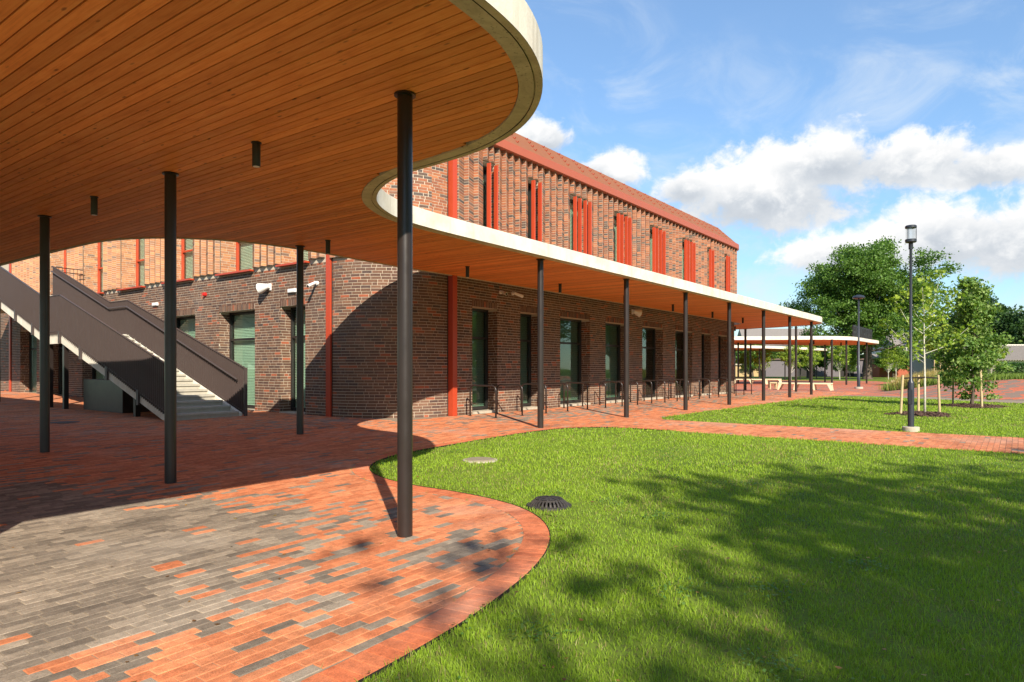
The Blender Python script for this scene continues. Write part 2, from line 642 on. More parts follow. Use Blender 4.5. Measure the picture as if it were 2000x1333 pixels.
def leaf_mat(name, attr=True, c=(0.08, 0.16, 0.03), trans=0.35):
    m, N = new_mat(name)
    if attr:
        a = N.n('ShaderNodeVertexColor')
        a.layer_name = 'Col'
        base = a.outputs[0]
    else:
        rgb = N.n('ShaderNodeRGB')
        rgb.outputs[0].default_value = (*c, 1)
        base = rgb.outputs[0]
    p = N.n('ShaderNodeBsdfPrincipled')
    N.l(base, p.inputs['Base Color'])
    p.inputs['Roughness'].default_value = 0.5
    p.inputs['Specular IOR Level'].default_value = 0.35
    t = N.n('ShaderNodeBsdfTranslucent')
    N.l(N.mix(1.0, base, (1.25, 1.35, 0.6), 'MULTIPLY'), t.inputs['Color'])
    mx = N.n('ShaderNodeMixShader')
    mx.inputs[0].default_value = trans
    N.l(p.outputs[0], mx.inputs[1])
    N.l(t.outputs[0], mx.inputs[2])
    finish(N, mx.outputs[0])
    return m


def lawn_mat():
    m, N = new_mat('lawn_soil_and_thatch')
    geo = N.n('ShaderNodeNewGeometry')
    pos = geo.outputs['Position']
    n1 = N.noise(pos, 1.3, 6.0, 0.65)
    n2 = N.noise(pos, 30, 4.0, 0.7)
    c = N.ramp(n1, [(0.3, (0.095, 0.150, 0.020)), (0.6, (0.14, 0.20, 0.026)), (0.8, (0.17, 0.21, 0.035))])
    c = N.mix(N.sstep(n2, 0.5, 0.75), c, (0.075, 0.062, 0.032))
    p = N.n('ShaderNodeBsdfPrincipled')
    N.l(c, p.inputs['Base Color'])
    p.inputs['Roughness'].default_value = 0.95
    p.inputs['Specular IOR Level'].default_value = 0.1
    finish(N, p.outputs[0])
    return m


def far_paving_mat(name, rot=0.0, grey=0.5):
    """paving too far off to tell the pieces apart"""
    m, N = new_mat(name)
    geo = N.n('ShaderNodeNewGeometry')
    pos = N.vmap(geo.outputs['Position'], rot=(0, 0, rot))
    br = N.n('ShaderNodeTexBrick')
    br.offset = 0.5
    br.inputs['Scale'].default_value = 1.0
    br.inputs['Brick Width'].default_value = 0.21
    br.inputs['Row Height'].default_value = 0.085
    br.inputs['Mortar Size'].default_value = 0.004
    br.inputs['Color1'].default_value = (0.44, 0.105, 0.045, 1)
    br.inputs['Color2'].default_value = (0.55, 0.155, 0.07, 1)
    br.inputs['Mortar'].default_value = (0.20, 0.12, 0.08, 1)
    N.l(pos, br.inputs['Vector'])
    cell = N.n('ShaderNodeVectorMath')
    cell.operation = 'SNAP'
    N.l(pos, cell.inputs[0])
    cell.inputs[1].default_value = (0.42, 0.17, 1.0)
    n = N.noise(cell.outputs[0], 1.1 + 2.2 * grey, 3.0, 0.7)
    c = N.mix(N.math('MULTIPLY', N.sstep(n, 0.60 - 0.12 * grey, 0.64 - 0.12 * grey), 0.9), br.outputs[0], (0.19, 0.15, 0.115))
    p = N.n('ShaderNodeBsdfPrincipled')
    N.l(c, p.inputs['Base Color'])
    p.inputs['Roughness'].default_value = 0.85
    finish(N, p.outputs[0])
    return m


M_CONC = concrete_mat()
M_SOFFIT = soffit_mat()
M_WOOD = wood_mat()
M_GLASS = glass_mat()
M_LEAF = leaf_mat('leaf')
M_GRASS = leaf_mat('grass_blade', True, trans=0.3)
M_LAWN = lawn_mat()
M_FARPAVE = far_paving_mat('far_paving')
M_MOUND = far_paving_mat('mound_paving', rot=math.radians(75), grey=1.0)


# ------------------------------------------------------------------ geometry utilities
def catmull(P, per=8, closed=False):
    P = [np.array(p, dtype=float) for p in P]
    n = len(P)
    out = []
    rngi = range(n if closed else n - 1)
    for i in rngi:
        p0 = P[(i - 1) % n] if (closed or i > 0) else 2 * P[0] - P[1]
        p1 = P[i]
        p2 = P[(i + 1) % n]
        p3 = P[(i + 2) % n] if (closed or i + 2 < n) else 2 * P[-1] - P[-2]
        # centripetal weights keep unequal spacings calm
        t0 = 0.0
        t1 = t0 + max(1e-6, np.linalg.norm(p1 - p0)) ** 0.5
        t2 = t1 + max(1e-6, np.linalg.norm(p2 - p1)) ** 0.5
        t3 = t2 + max(1e-6, np.linalg.norm(p3 - p2)) ** 0.5
        m = max(2, min(per * 3, int(per * np.linalg.norm(p2 - p1) / 0.7)))
        for k in range(m):
            t = t1 + (t2 - t1) * k / m
            A1 = (t1 - t) / (t1 - t0) * p0 + (t - t0) / (t1 - t0) * p1
            A2 = (t2 - t) / (t2 - t1) * p1 + (t - t1) / (t2 - t1) * p2
            A3 = (t3 - t) / (t3 - t2) * p2 + (t - t2) / (t3 - t2) * p3
            B1 = (t2 - t) / (t2 - t0) * A1 + (t - t0) / (t2 - t0) * A2
            B2 = (t3 - t) / (t3 - t1) * A2 + (t - t1) / (t3 - t1) * A3
            out.append((t2 - t) / (t2 - t1) * B1 + (t - t1) / (t2 - t1) * B2)
    if not closed:
        out.append(P[-1])
    return np.array(out)


def in_poly(poly, x, y):
    x = np.asarray(x, dtype=float)
    y = np.asarray(y, dtype=float)
    inside = np.zeros(x.shape, dtype=bool)
    px, py = poly[:, 0], poly[:, 1]
    n = len(poly)
    j = n - 1
    for i in range(n):
        c = ((py[i] > y) != (py[j] > y)) & (x < (px[j] - px[i]) * (y - py[i]) / (py[j] - py[i] + 1e-12) + px[i])
        inside ^= c
        j = i
    return inside


def offset_poly(poly, d, closed=True):
    """move to the left of travel by d (array or float)"""
    nx = np.roll(poly, -1, 0) - np.roll(poly, 1, 0)
    if not closed:
        nx[0] = poly[1] - poly[0]
        nx[-1] = poly[-1] - poly[-2]
    nx /= np.linalg.norm(nx, axis=1)[:, None] + 1e-9
    nrm = np.stack([-nx[:, 1], nx[:, 0]], 1)
    return poly + nrm * (np.asarray(d)[..., None] if np.ndim(d) else d)


def tess(poly):
    return [tuple(t) for t in tessellate_polygon([[Vector((p[0], p[1], 0)) for p in poly]])]


# ------------------------------------------------------------------ canopy outlines (counter-clockwise: left side is inside)
OUT_EDGE = [(-5.4, 2.76), (-3, 2.74), (0, 2.72), (2, 2.70), (3.2, 2.72), (4.0, 2.84), (4.6, 3.11), (5.1, 3.52), (5.45, 4.0), (5.68, 4.6), (5.78, 5.3), (5.83, 5.9),
            (5.98, 6.4), (6.25, 6.88), (6.62, 7.29), (7.1, 7.6), (7.6, 7.79), (8.3, 7.88), (9.5, 7.92), (11, 7.93), (14, 7.94), (20, 7.95), (26, 7.95), (32, 7.95),
            (35.5, 7.95), (37.0, 8.0), (38.0, 8.3), (38.75, 8.95), (39.2, 9.9), (39.8, 11.3), (40.2, 13.0), (40.4, 16.0)]
IN_EDGE = [(39.6, 17.0), (37.6, 17.0), (36.9, 16.0), (36.6, 13.2), (36.2, 12.3), (35.4, 11.62), (34.3, 11.5), (30, 11.48), (22, 11.48), (14.5, 11.49), (12.5, 11.5), (11, 11.5), (9.8, 11.45), (9.0, 11.4), (8.2, 11.4),
           (7.4, 11.52), (6.75, 11.82), (6.2, 12.3), (5.8, 12.95), (5.6, 13.7), (5.55, 14.8), (5.53, 18), (5.53, 24), (5.5, 32), (4.5, 33.2), (-4.8, 33.2), (-6.0, 32),
           (-6.2, 18), (-6.3, 6), (-6.2, 3.4)]


def build_canopy(root, out_edge, in_edge, pitch, boards_max, seg_len=4.0, strip=0.2, board_mat=M_WOOD, detail=True):
    P = catmull(out_edge + in_edge, 6, True)
    # which dense points are on the outer (concrete strip) side
    split = np.array(out_edge[-1])
    k_split = int(np.argmin(np.linalg.norm(P - split, axis=1)))
    wid = np.full(len(P), 0.045)
    wid[:k_split + 1] = strip
    ins = offset_poly(P, wid)
    n = len(P)
    # soffit strip with a drip groove
    fr = [0.0, 0.30, 0.36, 1.0]
    rings = [P + (ins - P) * f for f in fr]
    V, F = [], []
    zz = [[ZC, ZC], [ZC + 0.014, ZC + 0.014], [ZC + 0.002, ZC + 0.002]]
    for s in range(3):
        b = len(V)
        for i in range(n):
            V.append((*rings[s][i], zz[s][0]))
            V.append((*rings[s + 1][i], zz[s][1]))
        for i in range(n):
            j = (i + 1) % n
            F.append((b + 2 * i, b + 2 * i + 1, b + 2 * j + 1, b + 2 * j))
    # inner lip of the strip
    b = len(V)
    for i in range(n):
        V.append((*ins[i], ZC + 0.002))
        V.append((*ins[i], ZC + 0.06))
    for i in range(n):
        j = (i + 1) % n
        F.append((b + 2 * i, b + 2 * i + 1, b + 2 * j + 1, b + 2 * j))
    o = obj('edge_soffit', mesh_from('edge_soffit', V, F, M_SOFFIT))
    put(o, root)
    # slab: underside painted near black for the shade in board gaps, and top
    tri = tess(P)
    V = [(p[0], p[1], ZC + 0.055) for p in P]
    o = obj('ceiling_backing', mesh_from('ceiling_backing', V, [t[::-1] for t in tri], M_BLACK))
    put(o, root)
    core = offset_poly(P, 0.02)
    V = [(p[0], p[1], ZC + 0.06) for p in core] + [(p[0], p[1], ZC + FAS - 0.012) for p in core]
    F = [tuple(i + n for i in t) for t in tri] + [tuple(t[::-1]) for t in tri]
    F += [(i, (i + 1) % n, n + (i + 1) % n, n + i) for i in range(n)]
    o = obj('roof_slab', mesh_from('roof_slab', V, F, M_CONC))
    put(o, root)
    # fascia in cast lengths
    seg = np.linalg.norm(np.roll(P, -1, 0) - P, axis=1)
    cum = np.concatenate([[0], np.cumsum(seg)])
    tot = cum[-1]
    m = int(round(tot / seg_len))
    Pc = np.vstack([P, P[:1]])
    inn = np.vstack([offset_poly(P, 0.14), offset_poly(P, 0.14)[:1]])
    for k in range(m):
        s0, s1 = tot * k / m + 0.005, tot * (k + 1) / m - 0.005
        ss = np.concatenate([[s0], cum[(cum > s0 + 0.02) & (cum < s1 - 0.02)], [s1]])
        px = np.stack([np.interp(ss, cum, Pc[:, 0]), np.interp(ss, cum, Pc[:, 1])], 1)
        qx = np.stack([np.interp(ss, cum, inn[:, 0]), np.interp(ss, cum, inn[:, 1])], 1)
        V, F = [], []
        prof = [(0.0, 0.004), (0.0, FAS - 0.008), (0.06, FAS), (1.0, FAS), (1.0, FAS - 0.05)]
        for i in range(len(ss)):
            for (a, z) in prof:
                q = px[i] * (1 - a) + qx[i] * a
                V.append((q[0], q[1], ZC + z))
        np_ = len(prof)
        for i in range(len(ss) - 1):
            for a in range(np_ - 1):
                F.append((i * np_ + a, (i + 1) * np_ + a, (i + 1) * np_ + a + 1, i * np_ + a + 1))
        F.append(tuple(range(np_)))
        F.append(tuple(reversed(range((len(ss) - 1) * np_, len(ss) * np_))))
        o = obj('fascia_panel', mesh_from('fascia_panel', V, F, M_CONC))
        put(o, root)
    # boards along the v direction
    def cuts(u):
        a, bq = ins, np.roll(ins, -1, 0)
        c = (a[:, 0] > u) != (bq[:, 0] > u)
        t = (u - a[c, 0]) / (bq[c, 0] - a[c, 0])
        return np.sort(a[c, 1] + t * (bq[c, 1] - a[c, 1]))
    boards = []
    u0 = math.floor(ins[:, 0].min() / pitch) * pitch
    gap = 0.0135 if pitch < 0.2 else 0.03
    u = u0
    while u < ins[:, 0].max():
        l, r, c = cuts(u + gap / 2), cuts(u + pitch - gap / 2), cuts(u + pitch / 2)
        if len(l) != len(r) or len(l) != len(c):
            l = r = c
        for k in range(0, len(c) - 1, 2):
            boards.append((u + gap / 2, u + pitch - gap / 2, l[k], l[k + 1], r[k], r[k + 1]))
        u += pitch
    score = []
    for bd in boards:
        vv = np.linspace(min(bd[2], bd[4]) + 0.01, max(bd[3], bd[5]), 24)
        x, y, Z = proj(np.full(24, (bd[0] + bd[1]) / 2), vv, ZC)
        ok = (Z > 0.5) & (x > 0) & (x < 2000) & (y > 0)
        score.append(float(np.sum(ok * (vv[1] - vv[0]) / np.maximum(Z, 0.5) ** 3)))
    order = np.argsort(score)[::-1]
    solo = set(order[:boards_max].tolist())
    MBr = MB()
    rz = np.random.default_rng(3)
    for i, (a, b_, l0, l1, r0, r1) in enumerate(boards):
        e = 0.006
        l0, r0, l1, r1 = l0 + e, r0 + e, l1 - e, r1 - e
        if l1 <= l0 or r1 <= r0:
            continue
        z0 = ZC + 0.018 + float(rz.normal(0, 0.0009))
        z1 = z0 + 0.02
        V = [(a, l0, z0), (b_, r0, z0), (b_, r1, z0), (a, l1, z0), (a, l0, z1), (b_, r0, z1), (b_, r1, z1), (a, l1, z1)]
        F = [(0, 3, 2, 1), (0, 1, 5, 4), (1, 2, 6, 5), (2, 3, 7, 6), (3, 0, 4, 7)]
        if i in solo and score[i] > 0:
            put(obj('ceiling_board', mesh_from('ceiling_board', V, F, board_mat)), root)
        else:
            bb = len(MBr.V)
            MBr.V += V
            MBr.F += [tuple(bb + q for q in f) for f in F]
    if MBr.V:
        MBr.build('board_field', board_mat, root, kind='stuff')
    return P


def add_column(root, x, y, r=0.066, top=ZC + 0.018, seg=28):
    z0 = g1(x, y) - 0.02
    mb = MB().lathe((x, y, 0), [(r, z0), (r, top)], seg)
    c = mb.build('column', M_STEEL, root, smooth=True)
    MB().lathe((x, y, 0), [(r + 0.001, top - 0.02), (r + 0.027, top - 0.018), (r + 0.027, top - 0.004)], seg).build('collar', M_STEEL, c, smooth=True)
    return c


canopy = empty('entrance_canopy', (4.16, 4.25, 0), label='large curving canopy with wood board ceiling, pale concrete edge and brown columns', cat='canopy')
CAN_P = build_canopy(canopy, OUT_EDGE, IN_EDGE, 0.111, 300)
COLS = [(4.16, 12.1), (4.16, 8.24), (4.17, 4.25), (8.1, 11.1), (12.15, 8.27), (16.15, 8.27), (20.1, 8.27), (24.05, 8.27), (28.1, 8.27), (32.0, 8.27), (36.1, 8.3), (40.0, 10.0), (40.3, 12.9), (0.1, 4.6), (0.16, 12.1), (4.16, 16.1), (4.16, 20.1), (0.16, 20.1), (0.1, 8.3)]
for (x, y) in COLS:
    add_column(canopy, x, y)

# ------------------------------------------------------------------ ground, paving, lawns
PAVE_EDGE = [(-9, 2.5), (-4, 2.5), (0, 2.48), (2.15, 2.53), (3.02, 2.61), (3.54, 2.71), (4.1, 2.86), (4.61, 3.07), (5.03, 3.33), (5.38, 3.66), (5.66, 4.10), (5.81, 4.62), (5.86, 5.2), (5.85, 5.76),
             (5.93, 6.34), (6.17, 6.92), (6.57, 7.37), (7.2, 7.71), (7.92, 7.86), (9.17, 7.95), (10.77, 8.0), (11.7, 7.96), (12.5, 7.80), (13.1, 7.4), (13.36, 6.8), (13.4, 6.0)]
EDGE = catmull(PAVE_EDGE, 8)
LAWN2_KEY = [(15.95, 6.3), (16.1, 7.15), (16.75, 7.58), (18, 7.62), (22, 7.56), (28, 7.52), (33.4, 7.5), (34.7, 7.2), (35.25, 6.4), (35.1, 5.3), (33.6, 3.0), (31.5, 0.0), (29.5, -4), (27, -12)]
L2 = catmull(LAWN2_KEY, 6)
LAWN1 = np.vstack([EDGE, [(13.4, -40), (-40, -40), (-40, 2.5)]])
LAWN2 = np.vstack([L2, [(22, -40), (15.95, -40)]])
PAVE_POLY = np.vstack([EDGE, [(13.4, -40), (15.95, -40)], L2, [(24.5, -40), (60, -40), (60, 9.0), (72, 9.0), (82, 12), (82, 30), (36, 40), (-9, 40)]])

# base ground sheet to the horizon
gx = np.unique(np.concatenate([-np.geomspace(2500, 12, 22), np.linspace(-12, 50, 125), np.geomspace(50, 3000, 30)]))
gy = np.unique(np.concatenate([-np.geomspace(2500, 14, 22), np.linspace(-14, 46, 121), np.geomspace(46, 3000, 30)]))
GX, GY = np.meshgrid(gx, gy, indexing='ij')
GZ = G(GX, GY) - 0.018
V = np.stack([GX.ravel(), GY.ravel(), GZ.ravel()], 1)
nx_, ny_ = len(gx), len(gy)
ii, jj = np.meshgrid(np.arange(nx_ - 1), np.arange(ny_ - 1), indexing='ij')
a_ = (ii * ny_ + jj).ravel()
F = np.stack([a_, a_ + ny_, a_ + ny_ + 1, a_ + 1], 1)
obj('ground', mesh_np('ground', V, F, M_LAWN, smooth=True), kind='structure', label='flat ground under lawns and paving reaching the horizon')


def sheet(name, poly, mat, dz, x0, x1, y0, y1, step, hole=None, **kw):
    xs = np.arange(x0, x1 + step, step)
    ys = np.arange(y0, y1 + step, step)
    X, Y = np.meshgrid(xs, ys, indexing='ij')
    ins = in_poly(poly, X, Y)
    if hole is not None:
        ins &= ~in_poly(hole, X, Y)
    ok = ins[:-1, :-1] & ins[1:, :-1] & ins[1:, 1:] & ins[:-1, 1:]
    V = np.stack([X.ravel(), Y.ravel(), (G(X, Y) + dz).ravel()], 1)
    ny = len(ys)
    ii, jj = np.nonzero(ok)
    a = ii * ny + jj
    F = np.stack([a, a + ny, a + ny + 1, a + 1], 1)
    used = np.unique(F)
    remap = np.zeros(len(V), dtype=np.int64)
    remap[used] = np.arange(len(used))
    return obj(name, mesh_np(name, V[used], remap[F], mat, smooth=True), **kw)


paving = sheet('pavement', PAVE_POLY, M_JOINT, -0.0045, -9, 41, -20, 40, 0.2, kind='structure', label='brick paved forecourt of orange and grey clay pavers under the canopy')
plaza = sheet('plaza', PAVE_POLY, M_FARPAVE, -0.002, 36.4, 82, -20, 40, 0.4, kind='structure', label='far paved plaza of red pavers with benches')
sheet('lawn', np.vstack([LAWN1]), M_LAWN, -0.010, -14, 14, -22, 9, 0.2, kind='structure', label='near lawn in front of the curved paving edge')
sheet('lawn', np.vstack([LAWN2]), M_LAWN, -0.010, 15, 36, -30, 8, 0.2, kind='structure', label='far lawn beyond the brick path with lamp post and young trees')


def hash2(a, b, s=0):
    h = np.sin(a * 127.1 + b * 311.7 + s * 74.7) * 43758.5453
    return h - np.floor(h)


def vnoise(x, y, s=0):
    xi, yi = np.floor(x), np.floor(y)
    fx, fy = x - xi, y - yi
    fx, fy = fx * fx * (3 - 2 * fx), fy * fy * (3 - 2 * fy)
    a, b = hash2(xi, yi, s), hash2(xi + 1, yi, s)
    c, d = hash2(xi, yi + 1, s), hash2(xi + 1, yi + 1, s)
    return (a * (1 - fx) + b * fx) * (1 - fy) + (c * (1 - fx) + d * fx) * fy


def grey_prob(u, v):
    """share of grey pavers: a grey pool under the canopy, one along the racks, orange elsewhere"""
    n = vnoise(u * 0.55, v * 1.3, 1) - 0.5
    d1 = np.hypot((u - 1.0) / 3.35, (v - 6.3) / np.where(v < 6.3, 2.5, 5.2)) + n * 0.24
    p = 0.985 / (1 + np.exp((d1 - 0.97) * 13.0))
    p = np.maximum(p, 0.52 * np.exp(-np.maximum(0, d1 - 1.0) / 0.42) * (v < 5.6))
    d2 = np.abs((v - 10.2) / 1.25) + n * 0.6
    q = np.where((u > 12.5) & (v > 8.4), 0.62 / (1 + np.exp((d2 - 0.8) * 6)), 0)
    q2 = 0.5 * np.exp(-(((u - 9.6) / 1.4) ** 2 + ((v - 12.6) / 1.4) ** 2))
    q3 = 0.75 * np.exp(-(((u - 4.05) / 0.75) ** 2 + ((v - 3.75) / 0.35) ** 2))
    base = 0.07 + 0.10 * (vnoise(u * 0.8, v * 2.0, 5) > 0.62)
    path = (v < 7.4) & (u > 13.2)
    return np.where(path, 0.035, np.clip(np.maximum.reduce([p, q, q2, q3, base]), 0, 1))


# pavers: rows along u
PL, PW, J = 0.205, 0.0835, 0.0045
INNER = offset_poly(EDGE, 0.235, closed=False)            # inner side of the edging course
PAVE_IN = np.vstack([INNER, [(13.4 - 0.0, -40), (15.95, -40)], L2, [(60, -40), (60, 9), (82, 12), (82, 40), (-9, 40)]])
PAVE_IN = np.vstack([INNER[INNER[:, 1] > 2.5], [(13.42, 5.5), (13.42, -14), (15.93, -14), (15.95, 6.3)], offset_poly(L2, 0.0, closed=False)[1:60], [(60, 5), (60, 40), (-9, 40)]])
rows = np.arange(-10.0, 36.0, PW)
ru, rv, rl = [], [], []
for k, vv in enumerate(rows):
    lo, hi = 0.2, 41.0
    off = [0.0, 0.5, 0.25, 0.75][k % 4] * PL + (hash2(k, 3) - 0.5) * 0.05
    if vv < 2.6:
        lo, hi = 13.3, 16.1
    elif vv > 11.7:
        lo, hi = 0.2, 11.2
    us = np.arange(lo + off - PL, hi, PL) + PL / 2
    ru.append(us)
    rv.append(np.full(len(us), vv + PW / 2))
    rl.append(np.full(len(us), (PL - J) / 2))
ru, rv, rl = map(np.concatenate, (ru, rv, rl))
# view wedge (with a margin to the sides)
x, y, Z = proj(ru, rv, G(ru, rv))
keep = (Z > 1.2) & (x > -420) & (x < 2350) & (Z < 48)
keep &= ~((rv > 11.5) & (ru > 11.0))
ru, rv, rl = ru[keep], rv[keep], rl[keep]
# cut at the edging: sample along the length
fr = np.linspace(-1, 1, 9)
su = ru[:, None] + rl[:, None] * fr[None]
inside = in_poly(PAVE_IN, su, np.repeat(rv[:, None], 9, 1))
full = inside.all(1)
part = inside.any(1) & ~full
lo = np.where(inside, fr[None], 9).min(1)
hi = np.where(inside, fr[None], -9).max(1)
cu = ru.copy()
cl = rl.copy()
cu[part] = ru[part] + rl[part] * (lo + hi)[part] / 2
cl[part] = rl[part] * (hi - lo)[part] / 2
ok = full | (part & (cl > 0.02))
ru, rv, rl = cu[ok], cv_[ok] if False else rv[ok], cl[ok]
# leave out the column feet and covers
p_g = grey_prob(ru, rv)
cellr = rng.random(len(ru))
is_g = cellr < p_g
npv = len(ru)
col = np.empty((npv, 3))
r1, r2 = rng.random(npv), rng.random(npv)
ORA = np.array([0.58, 0.220, 0.100])
ORB = np.array([0.46, 0.145, 0.060])
GRA = np.array([0.145, 0.117, 0.090])
GRB = np.array([0.290, 0.236, 0.178])
col[:] = ORB + (ORA - ORB) * r1[:, None]
col[is_g] = (GRA + (GRB - GRA) * r1[:, None])[is_g]
col *= (0.88 + 0.24 * r2)[:, None]
# near edging course laid radially
seg = np.linalg.norm(np.diff(EDGE, axis=0), axis=1)
cum = np.concatenate([[0], np.cumsum(seg)])
bu = []
s = 0.0
while s < cum[-1] - 0.1:
    bu.append(s + 0.05)
    s += 0.104
bu = np.array(bu)
bx = np.interp(bu, cum, EDGE[:, 0])
by = np.interp(bu, cum, EDGE[:, 1])
bx2 = np.interp(bu + 0.02, cum, EDGE[:, 0])
by2 = np.interp(bu + 0.02, cum, EDGE[:, 1])
tx, ty = bx2 - bx, by2 - by
tl = np.hypot(tx, ty) + 1e-9
tx, ty = tx / tl, ty / tl
nxx, nyy = -ty, tx
e_c = np.stack([bx + nxx * 0.115, by + nyy * 0.115], 1)
ebo = proj(e_c[:, 0], e_c[:, 1], G(e_c[:, 0], e_c[:, 1]))
ek = (ebo[2] > 1.0) & (ebo[0] > -300)
e_c, e_t, e_n = e_c[ek], np.stack([tx, ty], 1)[ek], np.stack([nxx, nyy], 1)[ek]
ne = len(e_c)
# unify: centre, axis along (half a), axis across (half b)
C_ = np.vstack([np.stack([ru, rv], 1), e_c])
T_ = np.vstack([np.tile([1.0, 0.0], (npv, 1)), e_t])
N_ = np.vstack([np.tile([0.0, 1.0], (npv, 1)), e_n])
HA = np.concatenate([rl, np.full(ne, 0.0492)])
HB = np.concatenate([np.full(npv, (PW - J) / 2), np.full(ne, 0.114)])
e_col = (ORB * 0.98 + (ORA - ORB) * 0.8 * rng.random(ne)[:, None]) * np.array([1.0, 0.84, 0.80])
CC = np.vstack([col, e_col * (0.9 + 0.2 * rng.random(ne))[:, None]])
px_, py_, pz_ = proj(C_[:, 0], C_[:, 1], G(C_[:, 0], C_[:, 1]))
area = 4 * HA * HB * 1.5 * 1333 ** 2 / np.maximum(pz_, 0.3) ** 3
vis = (px_ > 10) & (px_ < 1990) & (py_ < 1325) & (pz_ > 0.5)
area = np.where(vis, area, -1)
order = np.argsort(area)[::-1]
SOLO_P = order[:300]
REST_P = order[300:]


def bev_paver():
    """unit paver, 1 x 1, top at z=0, chamfered"""
    V = [(-.5, -.5, -.05), (.5, -.5, -.05), (.5, .5, -.05), (-.5, .5, -.05),
         (-.5, -.5, -.004), (.5, -.5, -.004), (.5, .5, -.004), (-.5, .5, -.004),
         (-.482, -.455, 0), (.482, -.455, 0), (.482, .455, 0), (-.482, .455, 0)]
    F = [(0, 1, 5, 4), (1, 2, 6, 5), (2, 3, 7, 6), (3, 0, 4, 7), (4, 5, 9, 8), (5, 6, 10, 9), (6, 7, 11, 10), (7, 4, 8, 11), (8, 9, 10, 11)]
    return mesh_from('paver', V, F, M_PAVE_O)


ME_PAVER = bev_paver()
rp = np.random.default_rng(11)
for i in SOLO_P:
    c, t, n_ = C_[i], T_[i], N_[i]
    zc = g1(*c)
    sx = (g1(c[0] + t[0] * .1, c[1] + t[1] * .1) - zc) / .1
    sy = (g1(c[0] + n_[0] * .1, c[1] + n_[1] * .1) - zc) / .1
    ax = Vector((t[0], t[1], sx + rp.normal(0, 0.0012))).normalized()
    ay = Vector((n_[0], n_[1], sy + rp.normal(0, 0.003))).normalized()
    az_ = ax.cross(ay).normalized()
    o = bpy.data.objects.new('paver', ME_PAVER)
    la, lb = HA[i] * 2, HB[i] * 2
    o.matrix_world = Matrix(((ax.x * la, ay.x * lb, az_.x, c[0]), (ax.y * la, ay.y * lb, az_.y, c[1]), (ax.z * la, ay.z * lb, az_.z, zc + rp.normal(0, 0.0006)), (0, 0, 0, 1)))
    o.color = (*CC[i], 1)
    link(o, paving)


def boxes_mesh(name, C, T, N, HA, HB, zt, zb, colr, mat, ground=True, chamfer=0.0):
    """many low boxes with tops that follow the ground"""
    n = len(C)
    sg = np.array([(-1, -1), (1, -1), (1, 1), (-1, 1)])
    top = C[:, None, :] + sg[None, :, 0:1] * (HA[:, None, None] - chamfer) * T[:, None, :] + sg[None, :, 1:2] * (HB[:, None, None] - chamfer) * N[:, None, :]
    bot = C[:, None, :] + sg[None, :, 0:1] * HA[:, None, None] * T[:, None, :] + sg[None, :, 1:2] * HB[:, None, None] * N[:, None, :]
    gt = G(top[..., 0], top[..., 1])
    jit = np.random.default_rng(5).normal(0, 0.0007, (n, 1))
    zt_ = gt + zt + jit
    zb_ = gt + zb
    V = np.concatenate([np.concatenate([bot, zb_[..., None]], 2), np.concatenate([top, zt_[..., None]], 2)], 1).reshape(-1, 3)
    fq = np.array([(4, 5, 6, 7), (0, 1, 5, 4), (1, 2, 6, 5), (2, 3, 7, 6), (3, 0, 4, 7)])
    F = (np.arange(n)[:, None, None] * 8 + fq[None]).reshape(-1, 4)
    return mesh_np(name, V, F, mat, np.repeat(colr, 8, 0))


link(bpy.data.objects.new('paver_field', boxes_mesh('paver_field', C_[REST_P], T_[REST_P], N_[REST_P], HA[REST_P], HB[REST_P], 0.0, -0.016, CC[REST_P], M_PAVE_A, chamfer=0.0015)), paving, kind='stuff')
# thin dark edging strip outside the edging course
mb = MB()
eo = offset_poly(EDGE, -0.006, closed=False)
for i in range(0, len(EDGE) - 1):
    a, b = EDGE[i], EDGE[i + 1]
    c, d = eo[i + 1], eo[i]
    q = len(mb.V)
    for p in (a, b, c, d):
        mb.V.append((p[0], p[1], g1(*p) - 0.06))
    for p in (a, b, c, d):
        mb.V.append((p[0], p[1], g1(*p) + 0.004))
    mb.F += [tuple(q + k for k in f) for f in ((7, 6, 5, 4), (3, 2, 6, 7), (0, 4, 5, 1))]
o = mb.build('edging_strip', M_BLACK)
o.parent = paving

# ------------------------------------------------------------------ brick building
ZT = 7.33         # underside of the roof band
ZS = 3.99         # sill level of the upper storey
UL, VF = 10.85, 11.60
R1 = 2.1
R2 = 1.0
LA = 40.0 - (VF + R1)
LB = R1 * math.pi / 2
LC = (34.3 - (UL + R1))
LD = R2 * math.pi / 2
LE = 16.0
S1, S2, S3, S4, S5 = LA, LA + LB, LA + LB + LC, LA + LB + LC + LD, LA + LB + LC + LD + LE


def path(s):
    """position and outward normal on the facade line"""
    s = np.asarray(s, dtype=float)
    x = np.empty_like(s)
    y = np.empty_like(s)
    nx = np.empty_like(s)
    ny = np.empty_like(s)
    m = s < S1
    x[m], y[m], nx[m], ny[m] = UL, 40.0 - s[m], -1, 0
    m = (s >= S1) & (s < S2)
    a = math.pi + (s[m] - S1) / R1
    x[m], y[m], nx[m], ny[m] = UL + R1 + R1 * np.cos(a), VF + R1 + R1 * np.sin(a), np.cos(a), np.sin(a)
    m = (s >= S2) & (s < S3)
    x[m], y[m], nx[m], ny[m] = UL + R1 + (s[m] - S2), VF, 0, -1
    m = (s >= S3) & (s < S4)
    a = -math.pi / 2 + (s[m] - S3) / R2
    x[m], y[m], nx[m], ny[m] = 34.3 + R2 * np.cos(a), VF + R2 + R2 * np.sin(a), np.cos(a), np.sin(a)
    m = s >= S4
    x[m], y[m], nx[m], ny[m] = 34.3 + R2, VF + R2 + (s[m] - S4), 1, 0
    return x, y, nx, ny


def s_of_v(v):
    return 40.0 - v


def s_of_u(u):
    return S2 + u - (UL + R1)


